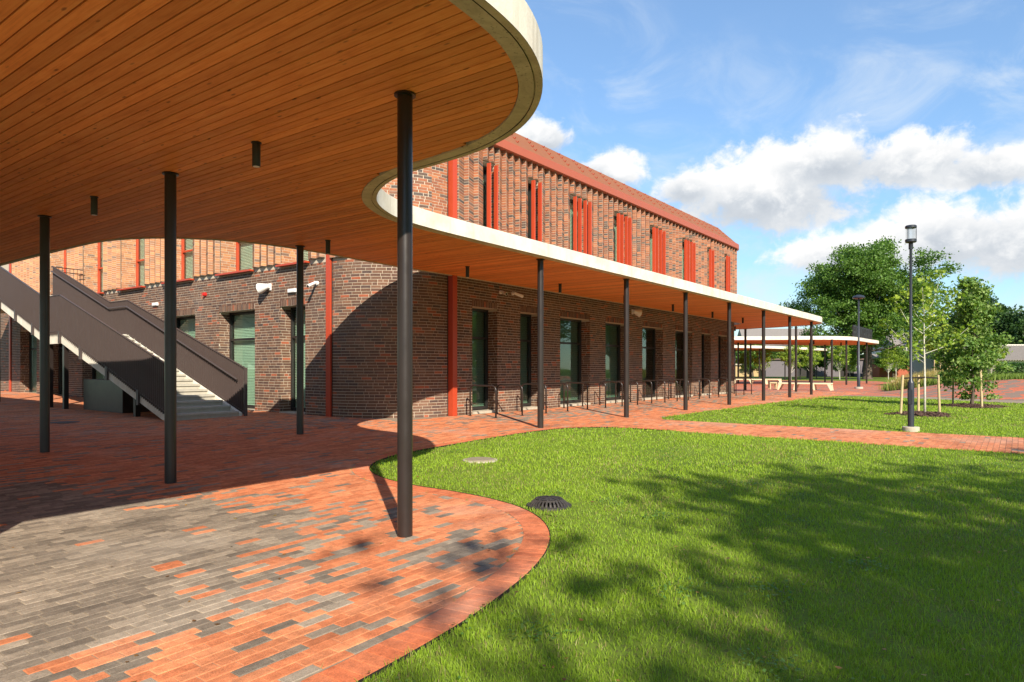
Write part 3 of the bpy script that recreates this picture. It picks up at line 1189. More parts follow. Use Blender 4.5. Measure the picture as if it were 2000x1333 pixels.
COURSE = 0.0715
BH = 0.0585
LB_ = 0.24
HB_ = 0.115
JT = 0.0125
bricks = []      # (x,y,z, tx,ty, nx,ny, half length, colour index zone)


def brick_run(L, z0, z1, zone, place, openings=(), seed=0, gap_top=0.0):
    """courses over length L; place(s)->x,y,nx,ny"""
    r = np.random.default_rng(seed)
    nc = int((z1 - z0) / COURSE)
    out = []
    for k in range(nc):
        z = z0 + (k + 0.5) * COURSE
        s = -r.random() * 0.25
        while s < L:
            l = LB_ if r.random() > 0.17 else HB_
            a, b = max(s, 0.0), min(s + l, L)
            s += l + JT
            if b - a < 0.02:
                continue
            pieces = [(a, b)]
            for (o0, o1, oz0, oz1) in openings:
                if oz0 - 0.02 < z < oz1 + 0.02:
                    nw = []
                    for (p, q) in pieces:
                        if q <= o0 or p >= o1:
                            nw.append((p, q))
                        else:
                            if p < o0 - 0.02:
                                nw.append((p, o0))
                            if q > o1 + 0.02:
                                nw.append((o1, q))
                    pieces = nw
            for (p, q) in pieces:
                out.append(((p + q) / 2, z, (q - p) / 2))
    if not out:
        return
    o = np.array(out)
    x, y, nx, ny = place(o[:, 0])
    bricks.append(np.stack([x, y, o[:, 1], -ny, nx, nx, ny, o[:, 2], np.full(len(o), zone)], 1))


def straight_place(p0, p1, n):
    p0 = np.array(p0, float)
    d = np.array(p1, float) - p0
    d /= np.linalg.norm(d)

    def f(s):
        s = np.asarray(s)
        return p0[0] + d[0] * s, p0[1] + d[1] * s, np.full(s.shape, n[0]), np.full(s.shape, n[1])
    return f


LOW_L = [(14.65, 15.72), (16.88, 18.68), (20.0, 21.8), (23.1, 24.9), (26.2, 28.0), (29.3, 31.1), (32.4, 34.2)]     # v ranges, left facade
UP_L = [(14.5, 15.67), (16.95, 18.6), (20.1, 21.75), (23.15, 24.85), (26.2, 27.9), (29.3, 31.0)]
LOW_F = [(13.84, 14.92), (16.0, 17.02), (18.14, 19.98), (21.07, 22.8), (23.97, 25.85), (27.1, 28.95), (30.04, 31.2), (32.2, 33.4)]     # u ranges
UP_F = [(14.26, 14.78), (16.35, 16.9), (18.69, 19.82), (21.65, 22.72), (24.59, 25.72), (27.75, 28.87), (30.65, 31.16), (32.9, 33.36)]
WH, WB = 2.92, 0.14
DEPTH = 0.42
building = empty('school_building', (UL, VF, 0.1), label='two storey brick building with rounded corner, red fins, tall windows and brown metal roof', cat='building')


def wall_backing(s0, s1, z0, z1, holes, off, step=0.5):
    """mortar plane with openings"""
    ss = set([s0, s1])
    zs = set([z0, z1])
    s = s0
    while s < s1:
        curved = (S1 - 0.3 < s < S2 + 0.3) or (S3 - 0.3 < s < S4 + 0.3)
        s += 0.15 if curved else step
        if s < s1:
            ss.add(s)
    for h in holes:
        for q in h[:2]:
            if s0 < q < s1:
                ss.add(q)
        for q in h[2:]:
            if z0 < q < z1:
                zs.add(q)
    ss, zs = np.array(sorted(ss)), np.array(sorted(zs))
    x, y, nx, ny = path(ss)
    x, y = x + nx * off, y + ny * off
    V = [(x[i], y[i], z) for i in range(len(ss)) for z in zs]
    m = len(zs)
    F = []
    for i in range(len(ss) - 1):
        for j in range(m - 1):
            sc, zc = (ss[i] + ss[i + 1]) / 2, (zs[j] + zs[j + 1]) / 2
            if any(h[0] < sc < h[1] and h[2] < zc < h[3] for h in holes):
                continue
            F.append((i * m + j, (i + 1) * m + j, (i + 1) * m + j + 1, i * m + j + 1))
    return V, F


low_holes = [(s_of_v(b), s_of_v(a), -0.2, WH) for a, b in LOW_L] + [(s_of_u(a), s_of_u(b), -0.2, WH) for a, b in LOW_F]
brick_holes = [(h[0], h[1], -0.2, WH + 0.17) for h in low_holes]
S_A = s_of_v(37.0)
z_base = -0.02
zb0 = 0.0
# lower storey bricks
brick_run(S5 - S_A - 6, zb0, ZS, 0, lambda s: path(s + S_A), [(a - S_A, b - S_A, c, d) for (a, b, c, d) in brick_holes], 1)
# plain corner of the upper storey with shallow pilasters
pil = []
edges = np.linspace(S1 + 0.12, S2 - 0.12, 7)
for i in range(6):
    a, b = edges[i], edges[i + 1]
    off = 0.09 if i % 2 == 0 else 0.03
    pil.append((a, b, off))
    brick_run(b - a, ZS, ZT, 1, (lambda a, off: (lambda s: (lambda r: (r[0] + r[2] * off, r[1] + r[3] * off, r[2], r[3]))(path(s + a))))(a, off), (), 20 + i)
backV, backF = wall_backing(S_A, S5 - 6, z_base, ZT, low_holes + [(s_of_v(b), s_of_v(a), ZS, 6.85) for a, b in UP_L] + [(s_of_u(a), s_of_u(b), ZS, 6.85) for a, b in UP_F], -0.0)
MBk = MB()
MBk.V, MBk.F = backV, backF
for (a, b, off) in pil:
    sq = np.linspace(a, b, 5)
    xq, yq, nxq, nyq = path(sq)
    q0 = len(MBk.V)
    for i in range(5):
        for z in (ZS, ZT):
            MBk.V.append((xq[i] + nxq[i] * off, yq[i] + nyq[i] * off, z))
    for i in range(4):
        MBk.F.append((q0 + 2 * i, q0 + 2 * i + 2, q0 + 2 * i + 3, q0 + 2 * i + 1))
    for i in (0, 4):
        q1 = len(MBk.V)
        for (o_, z) in ((0, ZS), (off, ZS), (off, ZT), (0, ZT)):
            MBk.V.append((xq[i] + nxq[i] * o_, yq[i] + nyq[i] * o_, z))
        MBk.F.append((q1, q1 + 1, q1 + 2, q1 + 3))
# folded brick fins of the upper storey
TP = 0.345           # pitch
TD = 0.13            # depth


def teeth(s_from, s_to, openings, seed, ztop=ZT):
    n = max(1, int(round((s_to - s_from) / TP)))
    p = (s_to - s_from) / n
    for k in range(n):
        a = s_from + k * p
        m = a + p * (0.10 if s_from > S1 else 0.90)
        b = a + p
        (xa, ya, nxa, nya) = [float(q) for q in path(np.array([a]))[0:4]] if False else [float(q[0]) for q in path(np.array([a]))]
        (xm, ym, nxm, nym) = [float(q[0]) for q in path(np.array([m]))]
        (xb, yb, nxb, nyb) = [float(q[0]) for q in path(np.array([b]))]
        pa = np.array([xa + nxa * 0.025, ya + nya * 0.025])
        pm = np.array([xm + nxm * (TD + 0.025), ym + nym * (TD + 0.025)])
        pb = np.array([xb + nxb * 0.025, yb + nyb * 0.025])
        zz0 = ZS
        mid = (a + b) / 2
        zsp = [(zz0, ztop)]
        for (o0, o1, oz0, oz1) in openings:
            if o0 < mid < o1:
                zsp = [(oz1, ztop)]
        for (z0, z1) in zsp:
            for (q0, q1) in ((pa, pm), (pm, pb)):
                d = q1 - q0
                L = np.linalg.norm(d)
                d /= L
                nn = np.array([d[1], -d[0]])
                nc = int((z1 - z0) / COURSE)
                zz = z1 - (np.arange(nc) + 0.5) * COURSE
                c = (q0 + q1) / 2
                hl = max(0.03, L / 2 - 0.004)
                bricks.append(np.stack([np.full(nc, c[0]), np.full(nc, c[1]), zz, np.full(nc, d[0]), np.full(nc, d[1]), np.full(nc, nn[0]), np.full(nc, nn[1]), np.full(nc, hl), np.full(nc, 2.0 if s_from > S1 else 3.0)], 1))
                bV = len(MBk.V)
                i0, i1 = q0 - nn * 0.0, q1 - nn * 0.0
                zb_ = z1 - nc * COURSE
                MBk.V += [(i0[0], i0[1], zb_), (i1[0], i1[1], zb_), (i1[0], i1[1], z1), (i0[0], i0[1], z1)]
                MBk.F.append((bV, bV + 1, bV + 2, bV + 3))
            # underside of the fold
            bV = len(MBk.V)
            zb_ = z1 - int((z1 - z0) / COURSE) * COURSE
            MBk.V += [(pa[0], pa[1], zb_), (pm[0], pm[1], zb_), (pb[0], pb[1], zb_)]
            MBk.F.append((bV, bV + 2, bV + 1))


def spans(lo, hi, holes):
    hs = sorted(holes)
    cur = lo
    out = []
    for (a, b) in hs:
        if a > cur:
            out.append((cur, a))
        cur = max(cur, b)
    if cur < hi:
        out.append((cur, hi))
    return out


upF = [(s_of_u(a), s_of_u(b)) for a, b in UP_F]
upL = [(s_of_v(b), s_of_v(a)) for a, b in UP_L]
for (a, b) in spans(S2 + 0.14, S4 + 0.3, upF):
    teeth(a, b, [], 3)
for (a, b) in upF:
    teeth(a, b, [(a - 1, b + 1, ZS, 6.85)], 4)
for (a, b) in spans(s_of_v(35.0), S1 - 0.14, upL):
    teeth(a, b, [], 5)
for (a, b) in upL:
    teeth(a, b, [(a - 1, b + 1, ZS, 6.85)], 6)


def reveal(sx, z0, z1, side, depth=DEPTH, zone=0, seed=0):
    """brick cheek of an opening at facade position sx; side = +1 faces increasing s"""
    x, y, nx, ny = [float(q[0]) for q in path(np.array([sx]))]
    t = (-ny, nx)
    nn = (t[0] * side, t[1] * side)
    p0 = (x, y)
    p1 = (x - nx * depth, y - ny * depth)
    brick_run(depth, z0, z1, zone, straight_place(p0, p1, nn), (), seed)
    b = len(MBk.V)
    o = 0.0
    MBk.V += [(p0[0] - nn[0] * o, p0[1] - nn[1] * o, z0), (p1[0] - nn[0] * o, p1[1] - nn[1] * o, z0), (p1[0] - nn[0] * o, p1[1] - nn[1] * o, z1), (p0[0] - nn[0] * o, p0[1] - nn[1] * o, z1)]
    MBk.F.append((b, b + 1, b + 2, b + 3))


def head(s0, s1, z, depth=DEPTH):
    """underside of the lintel"""
    x, y, nx, ny = path(np.array([s0, s1]))
    b = len(MBk.V)
    MBk.V += [(x[0], y[0], z), (x[1], y[1], z), (x[1] - nx[1] * depth, y[1] - ny[1] * depth, z), (x[0] - nx[0] * depth, y[0] - ny[0] * depth, z)]
    MBk.F.append((b, b + 3, b + 2, b + 1))


for i, h in enumerate(low_holes):
    if h[0] < S_A:
        continue
    reveal(h[0], zb0, WH, 1, seed=100 + i)
    reveal(h[1], zb0, WH, -1, seed=150 + i)
    head(h[0], h[1], WH)
    # soldier course over the opening
    m = int((h[1] - h[0] + 0.3) / 0.0715)
    ss = h[0] - 0.15 + (np.arange(m) + 0.5) * 0.0715
    x, y, nx, ny = path(ss)
    for q in range(m):
        inside = h[0] <= ss[q] <= h[1]
        z_mid = WH + 0.085
        if inside:
            bricks.append(np.array([[x[q], y[q], z_mid, -ny[q], nx[q], nx[q], ny[q], 0.0305, 4.0]]))
for i, (a, b) in enumerate(upF + upL):
    dp = 0.56 if a < S1 else 0.34
    reveal(a, ZS, 6.85, 1, dp, 3 if a < S1 else 2, seed=200 + i)
    reveal(b, ZS, 6.85, -1, dp, 3 if a < S1 else 2, seed=230 + i)
    head(a, b, 6.85, dp)

BR = np.vstack(bricks)
nb_ = len(BR)
rb = np.random.default_rng(21)
zone = BR[:, 8].astype(int)
BCOL = np.empty((nb_, 3))
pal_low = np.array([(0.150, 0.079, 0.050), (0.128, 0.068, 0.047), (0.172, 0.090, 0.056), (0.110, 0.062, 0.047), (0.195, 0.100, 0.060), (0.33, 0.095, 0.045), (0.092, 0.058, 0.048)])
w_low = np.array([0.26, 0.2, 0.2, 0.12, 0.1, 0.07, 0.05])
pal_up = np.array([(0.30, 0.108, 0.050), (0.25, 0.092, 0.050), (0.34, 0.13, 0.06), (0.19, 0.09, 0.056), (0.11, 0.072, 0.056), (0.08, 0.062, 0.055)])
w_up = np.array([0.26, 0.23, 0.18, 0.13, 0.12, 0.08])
pal_lf_lit = np.array([(0.42, 0.19, 0.088), (0.36, 0.165, 0.082), (0.46, 0.22, 0.10), (0.32, 0.17, 0.10), (0.20, 0.13, 0.095)])  # left upper brick: lighter tan with sunlight mixed into the colour
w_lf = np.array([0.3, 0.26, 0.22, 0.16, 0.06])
for zi, pal, w in ((0, pal_low, w_low), (1, pal_up, w_up), (2, pal_up, w_up), (3, pal_lf_lit, w_lf), (4, pal_low, w_low)):
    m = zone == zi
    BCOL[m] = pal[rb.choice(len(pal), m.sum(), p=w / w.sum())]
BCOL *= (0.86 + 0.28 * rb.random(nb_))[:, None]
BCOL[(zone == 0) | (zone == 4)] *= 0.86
hh = np.where(zone == 4, 0.079, BH / 2)
# choose the 300 largest in view
bx_, by_, bz_ = proj(BR[:, 0], BR[:, 1], BR[:, 2])
facing = -(BR[:, 5] * BR[:, 0] + BR[:, 6] * BR[:, 1]) / np.hypot(BR[:, 0], BR[:, 1])
b_area = 2 * BR[:, 7] * 2 * hh * np.maximum(facing, 0) / np.maximum(bz_, 1) ** 2
visb = (bx_ > 598) & (bx_ < 1000) & (by_ > 530) & (by_ < 800) & ~((bx_ > 772) & (bx_ < 818)) & ((zone == 0) | (zone == 4))
visb &= ~((BR[:, 2] > 3.3))
b_area = np.where(visb, b_area, -1)
bo = np.argsort(b_area)[::-1]
SOLO_B, REST_B = bo[:300], bo[300:]


def bricks_mesh(name, idx):
    B = BR[idx]
    n = len(B)
    H_ = hh[idx]
    front = np.maximum(0.002, 0.0038 + np.random.default_rng(9).normal(0, 0.0012, n))
    V = np.empty((n, 8, 3))
    k = 0
    for dn in (-0.02, 1):
        for (a, z) in ((-1, -1), (1, -1), (1, 1), (-1, 1)):
            d = np.where(dn == 1, front, dn)
            V[:, k, 0] = B[:, 0] + a * B[:, 7] * B[:, 3] + d * B[:, 5]
            V[:, k, 1] = B[:, 1] + a * B[:, 7] * B[:, 4] + d * B[:, 6]
            V[:, k, 2] = B[:, 2] + z * H_
            k += 1
    fq = np.array([(4, 5, 6, 7), (0, 1, 5, 4), (1, 2, 6, 5), (2, 3, 7, 6), (3, 0, 4, 7)])
    F = (np.arange(n)[:, None, None] * 8 + fq[None]).reshape(-1, 4)
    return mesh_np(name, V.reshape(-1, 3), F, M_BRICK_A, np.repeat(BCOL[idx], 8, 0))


put(link(bpy.data.objects.new('brick_field', bricks_mesh('brick_field', REST_B)), None, kind='stuff'), building)
mbx = MB().box(-.5, .5, 0.0, 0.024, -.5, .5)
ME_BRICK = mesh_from('brick', mbx.V, mbx.F, M_BRICK_O)
for i in SOLO_B:
    b = BR[i]
    o = bpy.data.objects.new('brick', ME_BRICK)
    L2_, H2_ = 2 * b[7], 2 * hh[i]
    f_ = max(0.002, 0.0038 + random.gauss(0, 0.0012))
    # local y runs into the wall
    mw = Matrix(((b[3] * L2_, -b[5], 0, b[0] + b[5] * f_), (b[4] * L2_, -b[6], 0, b[1] + b[6] * f_), (0, 0, H2_, b[2]), (0, 0, 0, 1)))
    o.matrix_world = mw
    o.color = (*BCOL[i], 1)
    link(o)
    o.parent = building
    o.matrix_parent_inverse = Matrix.Translation(-Vector(building.location))
MBk.build('wall', M_MORTAR, building)


# red vertical strips at the ends of the rounded corner
def strip_at(s, z0, z1, w=0.085, d=0.05):
    x, y, nx, ny = [float(q[0]) for q in path(np.array([s]))]
    MB().obox((x + nx * (d / 2 + .004), y + ny * (d / 2 + .004)), (-ny, nx), (nx, ny), w, d / 2, z0, z1).build('red_strip', M_RED, building)
    MB().obox((x + nx * .006, y + ny * .006), (-ny, nx), (nx, ny), w + 0.02, 0.008, z0, z1).build('strip_shadow_gap', M_DARK, building)  # dark plate paints the shadow gap beside the strip


strip_at(S1 + 0.02, 0.08, ZT)
strip_at(S2 + 0.02, 0.08, ZT, 0.085, 0.16)
strip_at(s_of_v(35.3), 0.2, ZT)


# windows: frame with pane, blind behind
def window(s0, s1, z0, z1, depth, frame_mat, mull=None, trans=None, blind=M_BLINDL, name='window', fw=0.055):
    sm = (s0 + s1) / 2
    x, y, nx, ny = [float(q[0]) for q in path(np.array([sm]))]
    t = np.array((-ny, nx))
    n = np.array((nx, ny))
    c = np.array((x, y)) - n * depth
    w = (s1 - s0) / 2
    mb = MB()
    mb.obox(c - t * (w - fw / 2), t, n, fw / 2, 0.04, z0, z1)
    mb.obox(c + t * (w - fw / 2), t, n, fw / 2, 0.04, z0, z1)
    mb.obox(c, t, n, w - fw - 0.001, 0.038, z1 - fw, z1 - 0.001)
    mb.obox(c, t, n, w - fw - 0.001, 0.038, z0 + 0.001, z0 + fw * 1.4)
    o = mb.build(name, frame_mat, building)
    if trans:
        MB().obox(c, t, n, w - fw - 0.001, 0.034, trans - 0.03, trans + 0.03).build('transom', frame_mat, o)
    if mull is not None:
        cm = c + t * (w * mull)
        MB().obox(cm, t, n, 0.035, 0.036, z0 + fw * 1.4 + .001, z1 - fw - .001).build('mullion', frame_mat, o)
    MB().obox(c - n * 0.012, t, n, w - fw + 0.004, 0.004, z0 + fw, z1 - fw + 0.004).build('pane', M_GLASS, o)
    if blind is not None:
        # lamella blind behind the glass
        mbb = MB()
        z = z0 + fw + 0.02
        while z < z1 - fw - 0.02:
            a = c - n * 0.10 - t * (w - 0.03)
            b = c - n * 0.10 + t * (w - 0.03)
            q = len(mbb.V)
            f2 = n * 0.016
            mbb.V += [(a[0] + f2[0], a[1] + f2[1], z), (b[0] + f2[0], b[1] + f2[1], z), (b[0] - f2[0], b[1] - f2[1], z + 0.047), (a[0] - f2[0], a[1] - f2[1], z + 0.047)]
            mbb.F.append((q, q + 1, q + 2, q + 3))
            z += 0.045
        mbb.build('blind', blind, o)
    # dark room behind
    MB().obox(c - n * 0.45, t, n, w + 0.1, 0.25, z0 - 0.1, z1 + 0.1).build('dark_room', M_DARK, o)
    return o


for i, h in enumerate(low_holes):
    if h[0] < S_A:
        continue
    wdt = h[1] - h[0]
    left = h[0] < S1
    mull = None
    if wdt > 1.5:
        mull = 0.62 if left else -0.55
    window(h[0] + 0.003, h[1] - 0.003, 0.16, WH - 0.003, DEPTH - 0.06, M_DARK, mull, 2.12, M_BLINDL if left else (M_BLINDD if i < len(LOW_L) + 4 else None))
    x, y, nx, ny = [float(q[0]) for q in path(np.array([(h[0] + h[1]) / 2]))]
    MB().obox((x - nx * 0.15, y - ny * 0.15), (-ny, nx), (nx, ny), wdt / 2 - 0.004, 0.19, 0.06, 0.135).build('door_sill', M_STONE, building)
for (a, b) in upF + upL:
    window(a + 0.003, b - 0.003, ZS + 0.02, 6.847, 0.52 if a < S1 else 0.26, M_RED if a < S1 else M_DARK, None, 5.05 if a < S1 else None, M_PLASTER if a < S1 else M_BLINDL)
for (a, b) in upL:
    x, y, nx, ny = [float(q[0]) for q in path(np.array([(a + b) / 2]))]
    MB().obox((x - nx * 0.02, y - ny * 0.02), (-ny, nx), (nx, ny), (b - a) / 2 + 0.05, 0.17, ZS - 0.035, ZS + 0.012).build('sill', M_RED, building)
# red fins in front of the upper windows
FINS = [14.35, 14.66, 16.44, 16.78, 18.78, 19.07, 19.42, 19.72, 21.73, 22.0, 22.33, 22.62, 24.67, 24.95, 25.29, 25.62, 27.83, 28.11, 28.48, 28.77, 30.73, 31.06, 32.98, 33.24]
for u in FINS:
    MB().box(u - 0.025, u + 0.025, VF - 0.22, VF - 0.10, ZS - 0.05, 6.80).build('fin', M_RED, building, bevel=0.006)

# roof band and roof
ss = np.concatenate([np.arange(s_of_v(36), S1, 1.0), np.linspace(S1, S2, 15), np.arange(S2 + 0.5, S3, 1.0), np.linspace(S3, S4, 9), np.arange(S4 + 0.5, S5, 1.0)])
x, y, nx, ny = path(ss)


def sweep(name, prof, mat, closed=True):
    V, F = [], []
    m = len(prof)
    for i in range(len(ss)):
        for (o_, z) in prof:
            q_ = max(o_, -0.93) if S3 - 0.01 <= ss[i] <= S4 + 0.01 else o_
            V.append((x[i] + nx[i] * q_, y[i] + ny[i] * q_, z))
    for i in range(len(ss) - 1):
        for k in range(m if closed else m - 1):
            k2 = (k + 1) % m
            F.append((i * m + k, (i + 1) * m + k, (i + 1) * m + k2, i * m + k2))
    o = obj(name, mesh_from(name, V, F, mat))
    put(o, building)
    return o


sweep('roof_band', [(0.20, ZT + 0.01), (0.24, ZT + 0.01), (0.24, ZT + 0.24), (0.16, ZT + 0.26), (-0.2, ZT + 0.26), (-0.2, ZT + 0.01)], M_ROOFRED)
roof = sweep('roof', [(0.17, ZT + 0.262), (-0.78, ZT + 1.17), (-0.88, ZT + 1.20), (-1.2, ZT + 1.18), (-1.2, ZT + 0.262)], M_ROOF)
# snow hooks in small slanting rows on the roof sheets
rh = np.random.default_rng(4)
ME_HOOK = mesh_from('snow_hook', *(lambda m: (m.V, m.F))(MB().box(-0.012, 0.012, -0.05, 0.05, 0, 0.012)
                                         .box(-0.012, 0.012, -0.05, -0.035, 0.0121, 0.06)), M_RED)
k = 0
s = S1 + 0.8
while s < S3 and k < 140:
    for q in range(4):
        o_ = -0.10 - 0.18 * q
        zz = ZT + 0.262 + (0.17 - o_) * 0.964
        xx, yy, nxx_, nyy_ = [float(w[0]) for w in path(np.array([s + 0.10 * q]))]
        h_ = bpy.data.objects.new('snow_hook', ME_HOOK)
        h_.location = (xx + nxx_ * o_, yy + nyy_ * o_, zz + 0.005)
        h_.rotation_euler = (0.767, 0, math.atan2(nyy_, nxx_) + math.pi / 2)
        link(h_)
        h_.parent = roof
        k += 1
    s += 0.92
# inner mass so that light does not pass through the building
MB().box(UL + 0.95, 34.2, VF + 0.95, 38, 0, ZT + 0.9).build('inner_walls', M_DARK, building)

# ------------------------------------------------------------------ outdoor staircase (climbs in +v beside the left facade)
SU0, SU1 = 7.93, 9.60
stairs = empty('outdoor_staircase', (SU0, 15.3, 0.08), label='outdoor concrete stair with brown slatted steel balustrades beside the brick wall', cat='staircase')
SV0, NST, RIS = 15.62, 17, 0.130
TRD = (21.85 - SV0) / NST
zb_ = 0.085


def step_z(v):
    """pitch line height"""
    if v < 21.85:
        return zb_ + (v - SV0) / (21.85 - SV0) * NST * RIS
    if v < 23.0:
        return zb_ + NST * RIS
    return zb_ + NST * RIS + (min(v, 27.6) - 23.0) / 4.6 * 12 * RIS


for k in range(NST):
    v0 = SV0 + k * TRD
    st_ = MB()
    st_.box(SU0 + 0.09, SU1, v0 + 0.03, v0 + TRD + 0.028, zb_ + k * RIS - 0.09 if k else zb_ - 0.12, zb_ + (k + 1) * RIS - 0.046)
    st_.box(SU0 + 0.09, SU1, v0, v0 + TRD + 0.028, zb_ + (k + 1) * RIS - 0.045, zb_ + (k + 1) * RIS)
    st_.build('step', M_STEP, stairs)
zl = zb_ + NST * RIS
MB().box(SU0 + 0.09, SU1, 21.85 + 0.032, 23.0, zl - 0.16, zl - 0.001).build('landing', M_STEP, stairs)
for k in range(12):
    v0 = 23.0 + k * 4.6 / 12
    MB().box(SU0 + 0.09, SU1, v0 + 0.002, v0 + 4.6 / 12 + 0.03, zl + k * RIS - 0.09, zl + (k + 1) * RIS).build('step', M_STEP, stairs, bevel=0.008)
zt = zl + 12 * RIS
MB().box(SU0 + 0.09, UL - 0.03, 27.64, 35.0, zt - 0.2, zt - 0.001).build('upper_landing', M_STEP, stairs)
for u0 in (SU0, SU1 + 0.003):
    # stringer polygon
    poly = [(16.05, zb_ - 0.02), (21.85, zl - 0.30), (23.05, zl - 0.30), (27.6, zt - 0.30), (27.6, zt + 0.02), (23.0, zl + 0.03), (21.85, zl + 0.03), (15.62, zb_ + 0.08), (15.62, zb_ - 0.02)]
    MB().prism([(u0, p[0], p[1]) for p in poly], [(0, 0, 0), (0.085, 0, 0)]).build('stringer', M_CONC, stairs)


def balustrade(u, side):
    vs = [15.56, 21.85, 23.0, 27.6]
    zr = [zb_ + 0.10 + 1.10, zl + 1.07, zl + 1.07, zt + 1.07]
    zl_ = [zb_ - 0.02, zl - 0.06, zl - 0.06, zt - 0.06]
    mb = MB()
    for i in range(3):
        a, b = vs[i], vs[i + 1]
        poly = [(-0.026, 0, 0), (0.026, 0, 0), (0.026, 0, 0.014), (-0.026, 0, 0.014)]
        q = len(mb.V)
        for (vv, zz) in ((a, zr[i]), (b, zr[i + 1])):
            for p in poly:
                mb.V.append((u + p[0], vv, zz + p[2]))
        mb.F += [tuple(q + w for w in f) for f in ((0, 1, 2, 3), (7, 6, 5, 4), (0, 4, 5, 1), (1, 5, 6, 2), (2, 6, 7, 3), (3, 7, 4, 0))]
        q = len(mb.V)
        for (vv, zz) in ((a, zl_[i] + 0.10), (b, zl_[i + 1] + 0.10)):
            for p in poly:
                mb.V.append((u + p[0] * 0.7, vv, zz + p[2]))
        mb.F += [tuple(q + w for w in f) for f in ((0, 1, 2, 3), (7, 6, 5, 4), (0, 4, 5, 1), (1, 5, 6, 2), (2, 6, 7, 3), (3, 7, 4, 0))]
    rail = mb.build('balustrade', M_STEEL2, stairs)
    # flat bars
    bars = MB().box(-0.026, 0.026, -0.005, 0.005, 0, 1.0)
    me = mesh_from('baluster', bars.V, bars.F, M_STEEL2)
    v = 15.58
    while v < 27.6:
        top = np.interp(v, vs, zr) - 0.002
        low = np.interp(v, vs, zl_) + 0.02
        o = bpy.data.objects.new('baluster', me)
        o.location = (u, v, low)
        o.scale = (1, 1, top - low)
        link(o)
        o.parent = rail
        v += 0.094
    # end posts
    MB().box(u - 0.03, u + 0.03, 15.50, 15.555, 0.02, zr[0] + 0.012).build('post', M_STEEL2, rail)
    # brackets on the stringer
    for vv in (17.2, 18.9, 20.5, 21.9, 23.9, 25.3, 26.7):
        zz = np.interp(vv, vs, zl_)
        MB().box(u + side * 0.005 - 0.022, u + side * 0.005 + 0.022, vv - 0.05, vv + 0.05, zz - 0.24, zz + 0.115).build('bracket', M_STEEL2, rail)
    # handrail on the inner side
    hu = u - side * 0.07
    MB().tube([(hu, 15.8, zb_ + 0.92), (hu, 21.8, zl + 0.88), (hu, 23.0, zl + 0.88), (hu, 27.5, zt + 0.88)], 0.021, 10).build('handrail', M_STEEL2, rail, smooth=True)
    return rail


balustrade(SU0 - 0.035, -1)
balustrade(SU1 + 0.125, 1)
# guard of the upper landing
gm = MB()
for (a, b) in (((SU0, 27.7), (SU0, 34.8)), ((SU1 + 0.125, 27.7), (UL - 0.1, 27.7))):
    d = Vector((b[0] - a[0], b[1] - a[1]))
    L = d.length
    d.normalize()
    for q in range(int(L / 0.12) + 1):
        p = (a[0] + d.x * q * 0.12, a[1] + d.y * q * 0.12)
        gm.box(p[0] - .006, p[0] + .006, p[1] - .006, p[1] + .006, zt, zt + 1.06)
    for zz in (zt + 0.08, zt + 0.9, zt + 1.06):
        gm.tube([(a[0], a[1], zz), (b[0], b[1], zz)], 0.016, 6)
gm.build('landing_guard', M_STEEL, stairs)
for (uu, vv, zz) in ((8.05, 17.6, 0.62), (9.6, 17.6, 0.62), (8.05, 21.9, zl - 0.28), (9.6, 21.9, zl - 0.28), (8.05, 23.0, zl - 0.28), (9.6, 23.0, zl - 0.28), (8.05, 27.4, zt - 0.28), (9.6, 27.4, zt - 0.28)):
    MB().box(uu - 0.06, uu + 0.06, vv - 0.06, vv + 0.06, 0.0, zz).build('post', M_STEEL, stairs)
# dark metal cabinet under the stair
cab = MB()
cab.box(8.28, 9.45, 18.9, 21.3, 0.10, 0.98)
cab.build('metal_cabinet', M_STEEL, None, bevel=0.01, label='low dark brown metal cabinet standing under the outdoor stair', cat='cabinet')

# ------------------------------------------------------------------ bike hoops along the facade
ORD = ['first', 'second', 'third', 'fourth', 'fifth', 'sixth', 'seventh', 'eighth', 'ninth', 'tenth', 'eleventh', 'twelfth', 'thirteenth', 'fourteenth', 'fifteenth', 'sixteenth', 'seventeenth', 'eighteenth', 'nineteenth']
hoop_me = None
for k in range(19):
    u = 13.32 + 1.115 * k
    if hoop_me is None:
        pts = [(0, 0, -0.05), (0, 0, 0.66)]
        for q in range(1, 7):
            a = q / 6 * math.pi / 2
            pts.append((0, 0.13 - 0.13 * math.cos(a), 0.66 + 0.13 * math.sin(a)))
        for q in range(0, 7):
            a = math.pi / 2 - q / 6 * math.pi / 2
            pts.append((0, 0.70 + 0.13 * math.cos(a), 0.66 + 0.13 * math.sin(a)))
        pts.append((0, 0.83, -0.05))
        mb = MB().tube(pts, 0.0215, 10)
        hoop_me = mesh_from('bike_hoop', mb.V, mb.F, M_STEEL, smooth=True)
        mb = MB().lathe((0, 0, 0), [(0.045, 0.0), (0.045, 0.008), (0.022, 0.012)], 14)
        foot_me = mesh_from('foot_plate', mb.V, mb.F, M_STEEL)
    z = g1(u, 10.8)
    h_ = obj('bike_hoop', hoop_me, label=f'{ORD[k]} brown steel bike hoop from the rounded brick corner, beside the wall', cat='bike rack', group='bike hoops along the brick facade')
    h_.location = (u, 10.40, z)
    for dv in (0, 0.83):
        f_ = bpy.data.objects.new('foot_plate', foot_me)
        f_.location = (0, dv, g1(u, 10.40 + dv) - z + 0.001)
        link(f_, h_)

